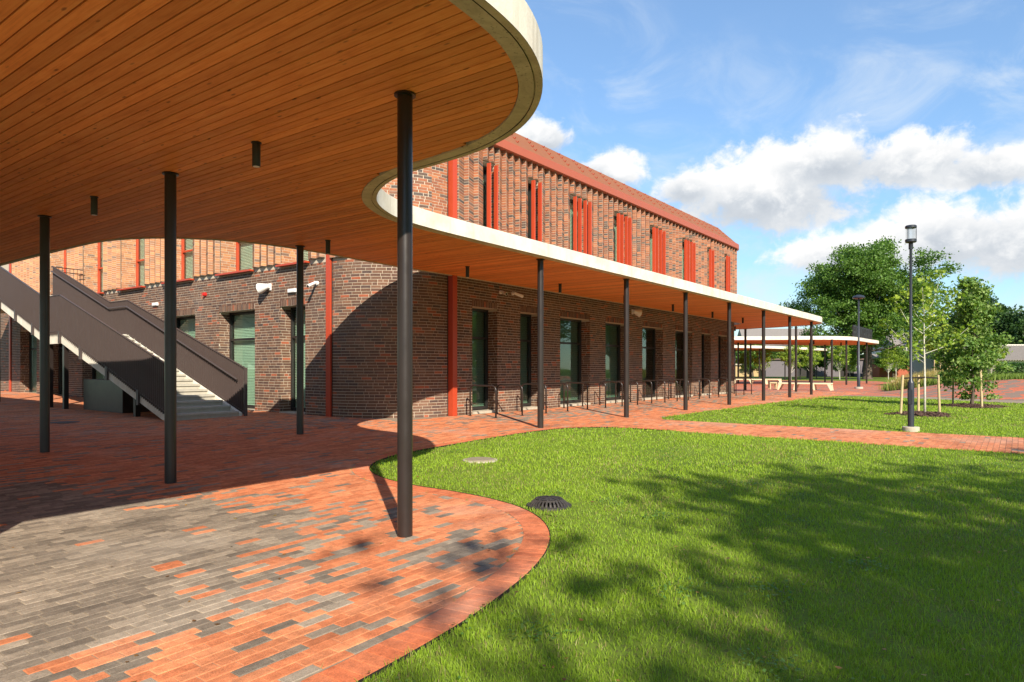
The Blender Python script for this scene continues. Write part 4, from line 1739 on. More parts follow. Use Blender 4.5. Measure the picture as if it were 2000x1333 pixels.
# ------------------------------------------------------------------ ceiling spots
spots = [(4.13, 6.4), (4.10, 10.2), (8.05, 10.2), (12.0, 10.2), (15.95, 10.2), (19.8, 10.2), (23.5, 10.15), (27.5, 10.15), (31.5, 10.2), (35.3, 10.4), (37.6, 12.6)]
spot_lab = ['black ceiling spotlight nearest the camera, above the middle column', 'black ceiling spotlight above the two left columns', 'black ceiling spotlight above the left red strip of the brick corner',
            'black ceiling spotlight above the right red strip of the brick corner', 'black ceiling spotlight between the two wall cameras and the speaker', 'sixth black ceiling spotlight from the left, by the third facade column',
            'seventh black ceiling spotlight from the left', 'eighth black ceiling spotlight from the left', 'ninth black ceiling spotlight from the left, near the far end', 'tenth black ceiling spotlight, near the end of the brick wall', 'black ceiling spotlight behind the end of the brick wall']
for (p, lb) in zip(spots, spot_lab):
    e = empty('ceiling_spotlight', (p[0], p[1], ZC), label=lb, cat='lamp', group='ceiling spotlights of the canopy')
    MB().lathe((p[0], p[1], ZC), [(0.040, -0.235), (0.042, -0.23), (0.042, 0.019)], 20).build('housing', M_DARK, e, smooth=True)
    MB().lathe((p[0], p[1], ZC), [(0.033, -0.2365), (0.033, -0.232)], 20).build('lens', M_WHITE, e)
    MB().lathe((p[0], p[1], ZC), [(0.052, 0.008), (0.052, 0.0185)], 20).build('ceiling_rose', M_DARK, e)


# ------------------------------------------------------------------ wall devices
def wall_camera(x, y, z, n, aim, lab, dome=False):
    e = empty('security_camera', (x, y, z), label=lab, cat='camera', group='wall mounted cameras')
    n = Vector((n[0], n[1], 0))
    t = Vector((-n.y, n.x, 0))
    MB().tube([Vector((x, y, z)) - n * 0.005, Vector((x, y, z)) + n * 0.035], [0.055, 0.05], 16).build('base_plate', M_WHITE, e, smooth=True)
    p = Vector((x, y, z)) + n * 0.035
    q = p + n * 0.07 + Vector((0, 0, -0.01))
    MB().tube([p, q], 0.022, 12).build('arm', M_WHITE, e, smooth=True)
    a = Vector(aim).normalized()
    L = 0.17 if dome else 0.26
    MB().tube([q - a * 0.05, q + a * L, q + a * (L + 0.001)], [0.038, 0.042, 0.034], 16).build('camera_body', M_WHITE, e, smooth=True)
    MB().tube([q + a * (L + 0.002), q + a * (L + 0.006)], 0.032, 16).build('lens', M_DARK, e, smooth=True)


def speaker(x, y, z, n, aim, lab):
    e = empty('wall_speaker', (x, y, z), label=lab, cat='speaker', group='white wall speakers')
    n = Vector((n[0], n[1], 0))
    P = Vector((x, y, z))
    MB().obox((x + n.x * .02, y + n.y * .02), (-n.y, n.x), (n.x, n.y), 0.045, 0.02, z - 0.09, z + 0.09).build('bracket', M_WHITE, e)
    q = P + n * 0.12
    MB().tube([P + n * 0.03, q], 0.028, 12).build('arm', M_WHITE, e, smooth=True)
    a = Vector(aim).normalized()
    MB().tube([q - a * 0.06, q + a * 0.02, q + a * 0.14, q + a * 0.22, q + a * 0.23], [0.06, 0.085, 0.125, 0.145, 0.13], 20).build('horn', M_WHITE, e, smooth=True)
    MB().tube([q + a * 0.231, q + a * 0.234], 0.12, 20).build('grille', M_WHITE, e)


wall_camera(15.05, VF - 0.003, 3.40, (0, -1), (-0.3, -0.8, -0.3), 'small white camera on the brick wall, left one of two under the canopy', True)
wall_camera(15.62, VF - 0.003, 3.42, (0, -1), (0.9, -0.35, -0.28), 'long white camera on the brick wall, right one of two under the canopy')
speaker(23.1, VF - 0.003, 3.40, (0, -1), (0.75, -0.6, -0.25), 'white wall speaker under the canopy between the windows of the straight facade')
speaker(UL - 0.003, 16.15, 3.47, (-1, 0), (-0.35, 0.75, -0.2), 'white wall speaker above the tall window beside the stair')
wall_camera(UL - 0.003, 14.15, 3.42, (-1, 0), (-0.8, -0.2, -0.35), 'white camera beside the left red strip of the brick corner')
for (v, z, lab) in ((15.15, 3.30, 'white rectangular emergency light above the window near the red strip'), (22.4, 3.36, 'white rectangular emergency light on the brick wall above the stair rail')):
    e = empty('emergency_light', (UL, v, z), label=lab, cat='wall lamp', group='emergency lights on the left facade')
    MB().box(UL - 0.07, UL - 0.004, v - 0.16, v + 0.16, z - 0.05, z + 0.05).build('housing', M_WHITE, e, bevel=0.012)
    MB().box(UL - 0.076, UL - 0.071, v - 0.13, v + 0.13, z - 0.035, z + 0.03).build('diffuser', M_WHITE, e)
e = empty('alarm_sounder', (UL, 19.4, 3.48), label='small round red fire alarm sounder on the brick wall', cat='alarm')
MB().tube([(UL - 0.003, 19.4, 3.48), (UL - 0.05, 19.4, 3.48), (UL - 0.055, 19.4, 3.48), (UL - 0.10, 19.4, 3.48)], [0.06, 0.06, 0.05, 0.042], 18).build('sounder', M_ALARM, e, smooth=True)

# ------------------------------------------------------------------ street lamps
def plain_lamp(x, y):
    z = g1(x, y)
    e = empty('lamp_post', (x, y, z), label='dark grey lamp post with glass cylinder lantern on the lawn beside the path', cat='street lamp')
    MB().lathe((x, y, z), [(0.16, -0.03), (0.16, 0.075), (0.15, 0.085), (0.065, 0.087)], 28).build('concrete_footing', M_STONE, e, smooth=True)
    MB().lathe((x, y, z), [(0.061, 0.0872), (0.061, 0.98), (0.058, 1.0), (0.036, 1.04), (0.034, 1.06), (0.0285, 1.07), (0.0275, 3.78), (0.030, 3.79)], 20).build('pole', M_LAMPPOST, e, smooth=True)
    MB().box(x - 0.064, x - 0.058, y - 0.035, y + 0.035, z + 0.55, z + 0.85).build('service_door', M_LAMPPOST, e)
    MB().lathe((x, y, z), [(0.042, 3.75), (0.042, 3.88), (0.05, 3.89)], 20).build('socket', M_LAMPPOST, e, smooth=True)
    MB().lathe((x, y, z), [(0.09, 3.885), (0.107, 3.90), (0.107, 3.95), (0.098, 3.955)], 24).build('lower_ring', M_LAMPPOST, e, smooth=True)
    m, N = new_mat('lantern_glass')
    gl = N.n('ShaderNodeBsdfGlossy')
    gl.inputs['Roughness'].default_value = 0.05
    tr = N.n('ShaderNodeBsdfTransparent')
    tr.inputs['Color'].default_value = (0.93, 0.95, 0.95, 1)
    mx = N.n('ShaderNodeMixShader')
    mx.inputs[0].default_value = 0.12
    N.l(tr.outputs[0], mx.inputs[1])
    N.l(gl.outputs[0], mx.inputs[2])
    finish(N, mx.outputs[0])
    b = MB()
    seg = 28
    for zz in (3.956, 4.185):
        for k in range(seg):
            a = 2 * math.pi * k / seg
            b.V.append((x + 0.094 * math.cos(a), y + 0.094 * math.sin(a), z + zz))
    for k in range(seg):
        k2 = (k + 1) % seg
        b.F.append((k, k2, seg + k2, seg + k))
    b.build('glass_cylinder', m, e, smooth=True)
    for k in range(3):
        a = 0.5 + k * 2.094
        MB().tube([(x + 0.099 * math.cos(a), y + 0.099 * math.sin(a), z + 3.95), (x + 0.099 * math.cos(a), y + 0.099 * math.sin(a), z + 4.19)], 0.005, 6).build('lantern_rod', M_LAMPPOST, e)
    MB().lathe((x, y, z), [(0.10, 4.182), (0.108, 4.19), (0.108, 4.225), (0.09, 4.24), (0.03, 4.247)], 24).build('cap', M_LAMPPOST, e, smooth=True)


plain_lamp(16.23, 1.80)


def hat_lamp(x, y, h, lab):
    z = g1(x, y)
    e = empty('lamp_post', (x, y, z), label=lab, cat='street lamp')
    MB().lathe((x, y, z), [(0.26, -0.03), (0.26, 0.1), (0.24, 0.12), (0.12, 0.121)], 20).build('concrete_footing', M_STONE, e, smooth=True)
    MB().lathe((x, y, z), [(0.10, 0.122), (0.10, 1.5), (0.06, 1.56), (0.05, h - 0.3), (0.05, h)], 16).build('pole', M_LAMPPOST, e, smooth=True)
    MB().lathe((x, y, z), [(0.06, h - 0.12), (0.36, h - 0.06), (0.38, h), (0.30, h + 0.10), (0.1, h + 0.16)], 20).build('lamp_head', M_LAMPPOST, e, smooth=True)


hat_lamp(49.2, 8.41, 5.95, 'tall dark grey lamp post with flat round head on the far plaza')

# ------------------------------------------------------------------ drain dome and covers
x, y = 5.90, 3.93
x, y = 5.93, 3.93
z = g1(x, y)
e = empty('drain_grate', (x, y, z), label='dark cast iron domed drain grate in the lawn by the paving edge', cat='drain')
b = MB()
for k in range(28):
    a = 2 * math.pi * k / 28
    ca, sa = math.cos(a), math.sin(a)
    w = 0.0095
    for (r0, z0, r1, z1) in ((0.205, 0.0, 0.185, 0.036), (0.185, 0.036, 0.135, 0.074)):
        q = len(b.V)
        for (r, zz) in ((r0, z0), (r1, z1)):
            for dw in (-w, w):
                for dr in (0, -0.016):
                    b.V.append((x + (r + dr) * ca - dw * sa, y + (r + dr) * sa + dw * ca, z + zz))
        b.F += [tuple(q + i for i in f) for f in ((0, 2, 6, 4), (1, 5, 7, 3), (0, 4, 5, 1), (2, 3, 7, 6))]
b.build('rib_ring', M_IRON, e)
MB().lathe((x, y, z), [(0.235, -0.02), (0.235, 0.008), (0.20, 0.012)], 32).build('base_ring', M_IRON, e)
b = MB()
for k in range(10):
    a = 2 * math.pi * k / 10
    a2 = a + 2 * math.pi / 10 * 0.72
    q = len(b.V)
    for (r, zz) in ((0.035, 0.084), (0.145, 0.074)):
        for aa in (a, (a + a2) / 2, a2):
            b.V.append((x + r * math.cos(aa), y + r * math.sin(aa), z + zz))
    b.F += [(q, q + 3, q + 4, q + 1), (q + 1, q + 4, q + 5, q + 2)]
b.build('top_leaf', M_IRON, e)
MB().lathe((x, y, z), [(0.145, 0.054), (0.145, 0.068), (0.03, 0.078)], 24).build('top_disc', M_IRON, e)

e = empty('manhole_cover', (7.85, 6.43, g1(7.85, 6.43)), label='pale round concrete manhole cover set in the near lawn', cat='manhole cover')
MB().lathe((7.85, 6.43, g1(7.85, 6.43)), [(0.22, -0.03), (0.22, 0.012), (0.205, 0.02)], 32).build('cover', M_SOILCOVER, e)
MB().lathe((7.85, 6.43, g1(7.85, 6.43)), [(0.26, -0.03), (0.26, 0.006), (0.225, 0.008)], 32).build('rim', M_STONE, e)
e = empty('manhole_cover', (6.35, 17.35, g1(6.35, 17.35)), label='dark round iron manhole cover in the paving before the stair', cat='manhole cover')
MB().lathe((6.35, 17.35, g1(6.35, 17.35)), [(0.30, -0.02), (0.30, 0.004), (0.28, 0.007)], 32).build('cover', M_IRON, e)

# ------------------------------------------------------------------ benches on the plaza
def bench(x, y, rz, L, lab, w=0.62, mat=M_BENCH):
    e = empty('bench', (x, y, g1(x, y)), label=lab, cat='bench', group='cream benches on the plaza')
    e.rotation_euler = (0, 0, rz)
    def part(mb, name):
        o = obj(name, mesh_from(name, mb.V, mb.F, mat))
        o.parent = e
    part(MB().box(-L / 2, L / 2, -w / 2, w / 2, 0.37, 0.45), 'seat')
    n = max(2, int(L / 0.95) + 1)
    for k in range(n):
        cx = -L / 2 + 0.12 + (L - 0.24) * k / (n - 1)
        sl = 0.12 if k < n / 2 else -0.12
        for yy in (-w / 2 + 0.004, w / 2 - 0.064):
            part(MB().prism([(cx - 0.10, yy, 0.369), (cx + 0.10, yy, 0.369), (cx + 0.04 - sl, yy, 0.0), (cx - 0.04 - sl, yy, 0.0)], [(0, 0, 0), (0, 0.06, 0)]), 'leg')


def at(px, Z):
    X = (px - 1000) / 1333.0 * Z
    return ST * X + CT * Z, -CT * X + ST * Z


bench(43.9, 10.45, math.radians(92), 3.0, 'long cream bench with splayed legs in front of the main canopy end')
p = at(1509, 43.5)
bench(p[0], p[1], 0.5, 0.5, 'small brown stool at the left end of the long cream bench', 0.45, M_STAKE)
p = at(1466, 58)
bench(p[0], p[1], math.radians(100), 2.6, 'cream bench seen behind the bike hoops, nearest the brick wall')
p = at(1497, 59)
bench(p[0], p[1], math.radians(100), 2.4, 'cream bench right of the one behind the bike hoops')
p = at(1757, 49)
bench(p[0], p[1], math.radians(70), 0.9, 'short cream bench at the left end of the paved mound')
p = at(1797, 50)
bench(p[0], p[1], math.radians(70), 0.9, 'short cream bench half hidden by the near lamp post and stakes')

# ------------------------------------------------------------------ second canopy and the wing behind
canopy2 = empty('far_canopy', (60, 12, 0), label='far low canopy with rounded pale edge and brown columns on the plaza', cat='canopy')
OUT2 = [(52, 22.5), (53.5, 19.4), (54.6, 18.0), (55.8, 16.3), (56.6, 14.6), (57.4, 13.2), (58.8, 11.7), (60.6, 10.85), (63, 10.6), (66, 10.55), (71.2, 10.5), (72.2, 11.2)]
IN2 = [(73.0, 13.2), (72.4, 16.0), (69.5, 17.5), (66.5, 19.0), (65, 21.5), (64.5, 26), (63.5, 29), (55, 30), (52, 26)]
build_canopy(canopy2, OUT2, IN2, 0.25, 40)
for (x, y) in ((58.4, 11.9), (60.8, 11.3), (64.0, 11.0), (67.5, 10.9), (70.6, 15.0), (71.2, 11.5), (62, 15.5), (66, 15.3), (56.6, 16.6), (60.5, 20), (64, 20), (55, 20), (57, 24), (61, 25)):
    add_column(canopy2, x, y, 0.075, seg=14)
for i, (x, y) in enumerate(((59.5, 13.5), (62.5, 12.8), (65.5, 12.6), (57.5, 17.0))):
    e = empty('ceiling_spotlight', (x, y, ZC), label=['ceiling spotlight of the far canopy, second from the left', 'ceiling spotlight of the far canopy, third from the left', 'ceiling spotlight of the far canopy, rightmost', 'ceiling spotlight of the far canopy, leftmost'][i], cat='lamp', group='spotlights of the far canopy')
    MB().lathe((x, y, ZC), [(0.06, -0.3), (0.06, 0.019)], 12).build('housing', M_DARK, e, smooth=True)
# third canopy seen behind
canopy3 = empty('rear_canopy', (84, 24, 0), label='rear pale edged canopy seen beneath the far canopy', cat='canopy')
build_canopy(canopy3, [(72, 28), (75, 24.5), (79, 22.5), (84, 21), (90, 20), (95, 19.6), (97, 21)], [(96, 25), (88, 29), (80, 33), (74, 33)], 0.4, 0)
for (x, y) in ((76, 25.5), (80, 24), (85, 22.5), (90, 22), (94, 21), (78, 30), (86, 27)):
    add_column(canopy3, x, y, 0.075, seg=12)
# lettering seen from behind on the far canopy
sg = empty('roof_lettering', (67, 10.8, ZC + FAS), label='row of dark raised letters seen from behind on the far canopy roof', cat='sign')
rr = random.Random(5)
uu = 62.2
while uu < 71.0:
    w = rr.choice((0.34, 0.42, 0.5, 0.16))
    z0 = ZC + FAS
    mb = MB()
    y0, y1 = 11.0, 11.10
    kind = rr.choice('EAIOTH')
    t_ = 0.13
    if w < 0.2 or kind == 'I':
        mb.box(uu, uu + t_, y0, y1, z0, z0 + 1.05)
        w = t_
    else:
        mb.box(uu, uu + t_, y0, y1, z0, z0 + 1.05).box(uu + w - t_, uu + w, y0, y1, z0, z0 + 1.05)
        mb.box(uu + t_ + .001, uu + w - t_ - .001, y0 + .004, y1 - .004, z0 + 0.90, z0 + 1.048)
        if kind in 'AH':
            mb.box(uu + t_ + .001, uu + w - t_ - .001, y0 + .004, y1 - .004, z0 + 0.42, z0 + 0.56)
        else:
            mb.box(uu + t_ + .001, uu + w - t_ - .001, y0 + .004, y1 - .004, z0 + 0.002, z0 + 0.15)
    mb.build('letter', M_DARK, sg)
    uu += w + 0.09
for zz in (ZC + FAS + 0.25, ZC + FAS + 0.8):
    MB().box(62.0, 71.1, 11.105, 11.15, zz, zz + 0.05).build('letter_rail', M_DARK, sg)

# brown block beyond the end of the building
wb = empty('far_wing', (52, 20, 0), label='dark brown wing with doorway seen past the end of the brick wall', cat='building')
MB().box(50.5, 53.2, 19.2, 30, 0, 3.55).build('wall', M_BROWNWALL, wb)
MB().box(50.44, 50.497, 20.0, 21.2, 0.02, 2.6).build('door', M_DARK, wb)
MB().box(49.8, 54, 21.2, 32, ZC + FAS + .01, 6.0).build('upper_wall', M_ROOFRED, wb)
for k in range(5):
    MB().box(49.74, 49.797, 21.6 + k * 1.4, 22.0 + k * 1.4, 4.1, 5.8).build('fin', M_RED, wb)

# ------------------------------------------------------------------ mound, hedge, shed, far buildings
toe = [(41.5, 6.6), (39.0, 4.9), (36.6, 3.2), (35.2, 1.4), (34.4, -1.0), (33.4, -5), (31.5, -11)]
crest = [(43.2, 5.6), (42.0, 4.0), (40.6, 2.0), (39.6, 0.0), (38.8, -2.2), (37.6, -6.5), (36, -12)]
hts = [0.05, 0.55, 0.80, 0.86, 0.88, 0.88, 0.88]
T2 = catmull(toe, 4)
C2 = catmull(crest, 4)
m_ = min(len(T2), len(C2))
tt = np.linspace(0, 1, 60)


def resamp(P):
    c = np.concatenate([[0], np.cumsum(np.linalg.norm(np.diff(P, axis=0), axis=1))])
    return np.stack([np.interp(tt * c[-1], c, P[:, 0]), np.interp(tt * c[-1], c, P[:, 1])], 1)


T2, C2 = resamp(T2), resamp(C2)
hz = np.interp(tt, np.linspace(0, 1, 7), hts)
B2 = C2 + np.array([4.5, 1.0])
V, F = [], []
for i in range(60):
    V += [(T2[i, 0], T2[i, 1], 0.003), (*(T2[i] * .5 + C2[i] * .5), hz[i] * 0.55), (C2[i, 0], C2[i, 1], hz[i])]
for i in range(59):
    for k in range(2):
        F.append((i * 3 + k, i * 3 + k + 1, i * 3 + 3 + k + 1, i * 3 + 3 + k))
mound = empty('planted_mound', (38, 0, 0), label='brick paved slope with orange and grey pavers and planted top behind the far lawn', cat='planter')
put(obj('paved_slope', mesh_from('paved_slope', V, F, M_MOUND)), mound)
V, F = [], []
for i in range(60):
    V += [(C2[i, 0], C2[i, 1], hz[i] - 0.004), (B2[i, 0], B2[i, 1], hz[i] + 0.05), (B2[i, 0] + 1.5, B2[i, 1], 0)]
for i in range(59):
    for k in range(2):
        F.append((i * 3 + k, i * 3 + k + 1, i * 3 + 3 + k + 1, i * 3 + 3 + k))
put(obj('planting_soil', mesh_from('planting_soil', V, F, M_LAWN)), mound)

# ------------------------------------------------------------------ vegetation
LEAF_PAL = {
    'oak': [(0.085, 0.175, 0.026), (0.11, 0.205, 0.032), (0.065, 0.140, 0.024), (0.135, 0.235, 0.04)],
    'dark': [(0.030, 0.072, 0.020), (0.042, 0.092, 0.022), (0.055, 0.11, 0.03)],
    'young': [(0.10, 0.190, 0.035), (0.14, 0.235, 0.042), (0.07, 0.145, 0.03), (0.18, 0.27, 0.06)],
    'lime': [(0.22, 0.31, 0.035), (0.29, 0.37, 0.045), (0.16, 0.26, 0.03)],
    'bushy': [(0.13, 0.235, 0.045), (0.18, 0.28, 0.055), (0.09, 0.175, 0.035), (0.24, 0.33, 0.09)],
    'hedge': [(0.04, 0.10, 0.022), (0.06, 0.13, 0.028), (0.03, 0.08, 0.02)],
}


def leaves_mesh(name, P, size, pal, r, up=0.35, aspect=0.62):
    """P (n,3) leaf centres -> folded quads with random poses"""
    n = len(P)
    nrm = r.normal(0, 1, (n, 3))
    nrm[:, 2] += up * 2
    nrm /= np.linalg.norm(nrm, axis=1)[:, None]
    t = r.normal(0, 1, (n, 3))
    t -= nrm * (t * nrm).sum(1)[:, None]
    t /= np.linalg.norm(t, axis=1)[:, None]
    b = np.cross(nrm, t)
    s = size * (0.65 + 0.7 * r.random(n))[:, None]
    V = np.empty((n, 4, 3))
    V[:, 0] = P - t * s * 0.5
    V[:, 1] = P + b * s * 0.5 * aspect - nrm * s * 0.06
    V[:, 2] = P + t * s * 0.5
    V[:, 3] = P - b * s * 0.5 * aspect - nrm * s * 0.06
    F = np.arange(n * 4).reshape(-1, 4)
    pal = np.array(LEAF_PAL[pal])
    c = pal[r.integers(0, len(pal), n)] * (0.8 + 0.45 * r.random(n))[:, None]
    return mesh_np(name, V.reshape(-1, 3), F, M_LEAF, np.repeat(c, 4, 0))


def make_tree(name, base, h, crown, nclump, nleaf, size, pal, seed, label, bark=M_BARK, trunk_r=0.2, group=None, spread=0.55, lobes=None, up=0.35, thin=1.0):
    """crown = (centre height, radius across, radius up)"""
    r = np.random.default_rng(seed)
    x0, y0 = base
    z0 = g1(x0, y0)
    ch, cr, cv = crown
    e = empty(name, (x0, y0, z0), label=label, cat='tree', group=group)
    # trunk
    mb = MB()
    top = Vector((r.normal(0, .02) * h, r.normal(0, .02) * h, min(h * 0.92, ch + cv * 0.7)))
    tp = [Vector((0, 0, -0.05)), Vector((0, 0, 0.15))]
    for k in range(1, 7):
        f_ = k / 6
        tp.append(Vector((top.x * f_ + r.normal(0, .012) * h * .5 * (f_ < 1), top.y * f_ + r.normal(0, .012) * h * .5 * (f_ < 1), top.z * f_)))
    rad = [trunk_r * 1.5, trunk_r * 1.1] + [trunk_r * (1 - 0.86 * k / 6) for k in range(1, 7)]
    mb.tube(tp, rad, 9)
    # clump centres in lobes
    if lobes is None:
        lobes = []
        nl = 11
        for k in range(nl):
            a = k * 2.4 + r.random()
            zz = -0.75 + 1.5 * (k + 0.5) / nl
            rr_ = math.sqrt(max(0.05, 1 - zz * zz)) * (0.5 + 0.22 * r.random())
            lobes.append((math.cos(a) * rr_, math.sin(a) * rr_, zz * 0.72, 0.36 + 0.16 * r.random()))
        lobes.append((0, 0, 0.45, 0.45))
        lobes.append((0, 0, 0, 0.5))
    C = []
    for k in range(nclump):
        L = lobes[r.integers(0, len(lobes))]
        d = r.normal(0, 1, 3)
        d /= np.linalg.norm(d)
        q = np.array(L[:3]) + d * L[3] * r.random() ** 0.4
        C.append((q[0] * cr, q[1] * cr, ch + q[2] * cv))
    C = np.array(C)
    # limbs to some clumps
    nb2 = min(nclump, 46)
    for k in r.choice(nclump, nb2, replace=False):
        c = C[k]
        f_ = np.clip((c[2] - ch * 0.3) / max(0.1, top.z) * (0.45 + 0.3 * r.random()), 0.22, 0.92)
        s0 = Vector((top.x * f_, top.y * f_, top.z * f_))
        c = Vector(c)
        mid = s0.lerp(c, 0.5) + Vector((0, 0, -0.06 * (c - s0).length))
        rb_ = max(0.012, trunk_r * 0.34 * (1 - f_ * 0.6))
        mb.tube([s0, mid, c], [rb_, rb_ * 0.55, rb_ * 0.15], 5, cap=False)
    o = obj('trunk', mesh_from('trunk', mb.V, mb.F, bark, smooth=True))
    o.parent = e
    ks = r.integers(0, nclump, nclump * nleaf)
    cs = spread * cr / max(1.0, nclump ** (1 / 3)) * 2.0
    off = r.normal(0, 1, (len(ks), 3))
    off *= (cs * 0.55) * np.array([1, 1, 0.6])
    P = C[ks] + off
    P = P[P[:, 2] > 0.25]
    P += np.array([0, 0, 0])
    o = obj('crown', leaves_mesh('crown', P, size, pal, r, up))
    o.parent = e
    return e


def copy_tree(e, loc, rz, sc, label, group=None):
    c = e.copy()
    COL.objects.link(c)
    c.location = (loc[0], loc[1], g1(*loc))
    c.rotation_euler = (0, 0, rz)
    c.scale = (sc, sc, sc)
    c["label"] = label
    if group:
        c["group"] = group
    for ch in e.children:
        k = ch.copy()
        COL.objects.link(k)
        k.parent = c
    return c


def W_at(px, Z):
    return at(px, Z)


# the large tree behind the far canopy
big = make_tree('large_tree', W_at(1694, 88), 18.5, (10.2, 9.4, 8.6), 560, 165, 0.29, 'oak', 31, 'very large broad green tree behind the far canopy', trunk_r=0.55, spread=0.46)
# trees on the right
make_tree('background_tree', W_at(1908, 105), 13, (7.2, 5.8, 6.2), 220, 70, 0.5, 'dark', 32, 'dark green tree behind the bushy young staked tree', trunk_r=0.3, group='background trees')
bt = make_tree('background_tree', W_at(1990, 95), 10.5, (5.6, 5.2, 5.2), 200, 70, 0.46, 'dark', 33, 'dark green tree at the right edge behind the long shed', trunk_r=0.3, group='background trees')
copy_tree(bt, W_at(2080, 100), 2.0, 1.1, 'dark tree just beyond the right edge', 'background trees')
copy_tree(bt, W_at(1935, 118), 1.0, 0.95, 'lower dark tree between the two taller dark trees on the right', 'background trees')
bt2 = make_tree('background_tree', W_at(1578, 104), 6.5, (3.6, 3.0, 2.9), 160, 70, 0.4, 'young', 35, 'mid green round tree left of the very large tree behind the far canopy', trunk_r=0.2, group='background trees')
# tree line seen under the canopies
lab_line = ['bushy tree seen past the end of the brick wall', 'bushy tree left of the long bench behind the canopies', 'bushy tree above the long bench behind the canopies', 'bushy tree behind the right part of the long bench',
            'bushy tree left of the very large trunk', 'bushy tree directly right of the very large trunk', 'tall thin tree rising above the far canopy on the left', 'second tall thin tree above the far canopy']
for k, (px, Z, sc) in enumerate(((1470, 120, 0.9), (1512, 128, 0.8), (1560, 120, 0.85), (1602, 125, 0.8), (1650, 112, 0.75), (1745, 108, 0.8), (1463, 150, 1.25), (1515, 165, 1.2))):
    copy_tree(bt2, W_at(px, Z), k * 1.3, sc, lab_line[k], 'tree line beyond the plaza')

# young staked trees on the lawn
def stakes(cx, cy, pts, h, lab):
    z = g1(cx, cy)
    e = empty('tree_stakes', (cx, cy, z), label=lab, cat='tree stakes', group='stakes around the young trees')
    for (dx, dy, lx, ly) in pts:
        MB().tube([(cx + dx, cy + dy, z - 0.05), (cx + dx + lx, cy + dy + ly, z + h)], [0.034, 0.032], 10).build('stake', M_STAKE, e, smooth=True)
        a = Vector((cx + dx + lx, cy + dy + ly, z + h - 0.09))
        b = Vector((cx, cy, z + h - 0.06))
        d = (b - a)
        n = Vector((-d.y, d.x, 0)).normalized() * 0.012
        mb = MB()
        for off in (-n, n):
            mb.V += [tuple(a + off + Vector((0, 0, -0.02))), tuple(b + off + Vector((0, 0, -0.02))), tuple(b + off + Vector((0, 0, 0.02))), tuple(a + off + Vector((0, 0, 0.02)))]
        mb.F += [(0, 1, 2, 3), (7, 6, 5, 4), (0, 4, 5, 1), (3, 2, 6, 7)]
        mb.build('strap', M_BLACK, e)


def mulch(cx, cy, rad, lab, seed):
    r = np.random.default_rng(seed)
    n = 900
    a = r.random(n) * 6.283
    q = rad * np.sqrt(r.random(n)) * (0.85 + 0.25 * np.sin(a * 3 + seed))
    X, Y = cx + q * np.cos(a), cy + q * np.sin(a)
    Zb = G(X, Y) + 0.075 * np.clip(1 - (q / rad) ** 2, 0, 1) + 0.004
    P = np.stack([X, Y, Zb], 1)
    nn = r.normal(0, 1, (n, 3))
    nn[:, 2] = np.abs(nn[:, 2]) + 1
    nn /= np.linalg.norm(nn, axis=1)[:, None]
    t = r.normal(0, 1, (n, 3))
    t -= nn * (t * nn).sum(1)[:, None]
    t /= np.linalg.norm(t, axis=1)[:, None]
    b = np.cross(nn, t)
    s = (0.02 + 0.03 * r.random(n))[:, None]
    V = np.stack([P - t * s - b * s * .4, P + t * s - b * s * .4, P + t * s + b * s * .4, P - t * s + b * s * .4, P + nn * s * .5], 1).reshape(-1, 3)
    F = (np.arange(n)[:, None, None] * 5 + np.array([(0, 1, 4), (1, 2, 4), (2, 3, 4), (3, 0, 4)])[None]).reshape(-1, 3)
    e = empty('mulch_bed', (cx, cy, g1(cx, cy)), label=lab, cat='mulch bed', group='bark mulch beds on the lawn')
    o = obj('bark_chips', mesh_np('bark_chips', V, F, M_MULCH), kind='stuff')
    put(o, e)
    mb = MB().lathe((cx, cy, g1(cx, cy)), [(rad * 0.9, -0.02), (rad * 0.6, 0.03), (rad * 0.3, 0.05), (0.05, 0.055)], 24)
    mb.build('mulch_base', M_MULCH, e, smooth=True)


ta = (21.75, 2.08)
r = np.random.default_rng(51)
# sparse young tree: pale stem, open spread limbs, yellow green leaves
e = empty('young_tree', (ta[0], ta[1], g1(*ta)), label='sparse young tree with pale stem and yellow green leaves, staked behind the near lamp', cat='tree')
mb = MB()
mb.tube([(0, 0, -0.05), (0.01, 0.0, 0.8), (0.03, 0.01, 1.5), (0.0, 0.02, 2.3), (0.03, 0.0, 3.3)], [0.032, 0.026, 0.022, 0.012, 0.004], 8)
ends = []
for k in range(11):
    a = k * 2.4 + 0.4
    zz = 1.42 + 0.13 * k
    L = 1.35 - 0.075 * k
    rise = 0.5 + 0.06 * k
    dirx, diry = math.cos(a), math.sin(a)
    p0 = Vector((0.02, 0.01, zz))
    p1 = p0 + Vector((dirx * L * .5, diry * L * .5, rise * .38))
    p2 = p0 + Vector((dirx * L * .92, diry * L * .92, rise * 1.15))
    mb.tube([p0, p1, p2], [0.010, 0.007, 0.003], 6, cap=False)
    for f_ in (0.45, 0.6, 0.72, 0.84, 0.93, 1.0):
        q = p1.lerp(p2, (f_ - .5) * 2) if f_ > .5 else p0.lerp(p1, f_ * 2)
        ends.append(np.array(q))
for zz in np.linspace(2.0, 3.4, 9):
    ends.append(np.array((0.02, 0, zz)))
o = obj('trunk', mesh_from('trunk', mb.V, mb.F, M_BARKW, smooth=True))
o.parent = e
E_ = np.array(ends)
P = E_[r.integers(0, len(E_), 950)] + r.normal(0, 0.10, (950, 3))
o = obj('crown', leaves_mesh('crown', P, 0.115, 'lime', r, 0.5, 0.75))
o.parent = e
stakes(ta[0], ta[1], [(0.85, -0.28, -0.10, 0.03), (0.28, 0.18, 0.0, 0.0), (-0.25, 0.55, 0.02, -0.05)], 1.10, 'three wooden stakes with black straps around the sparse young tree')
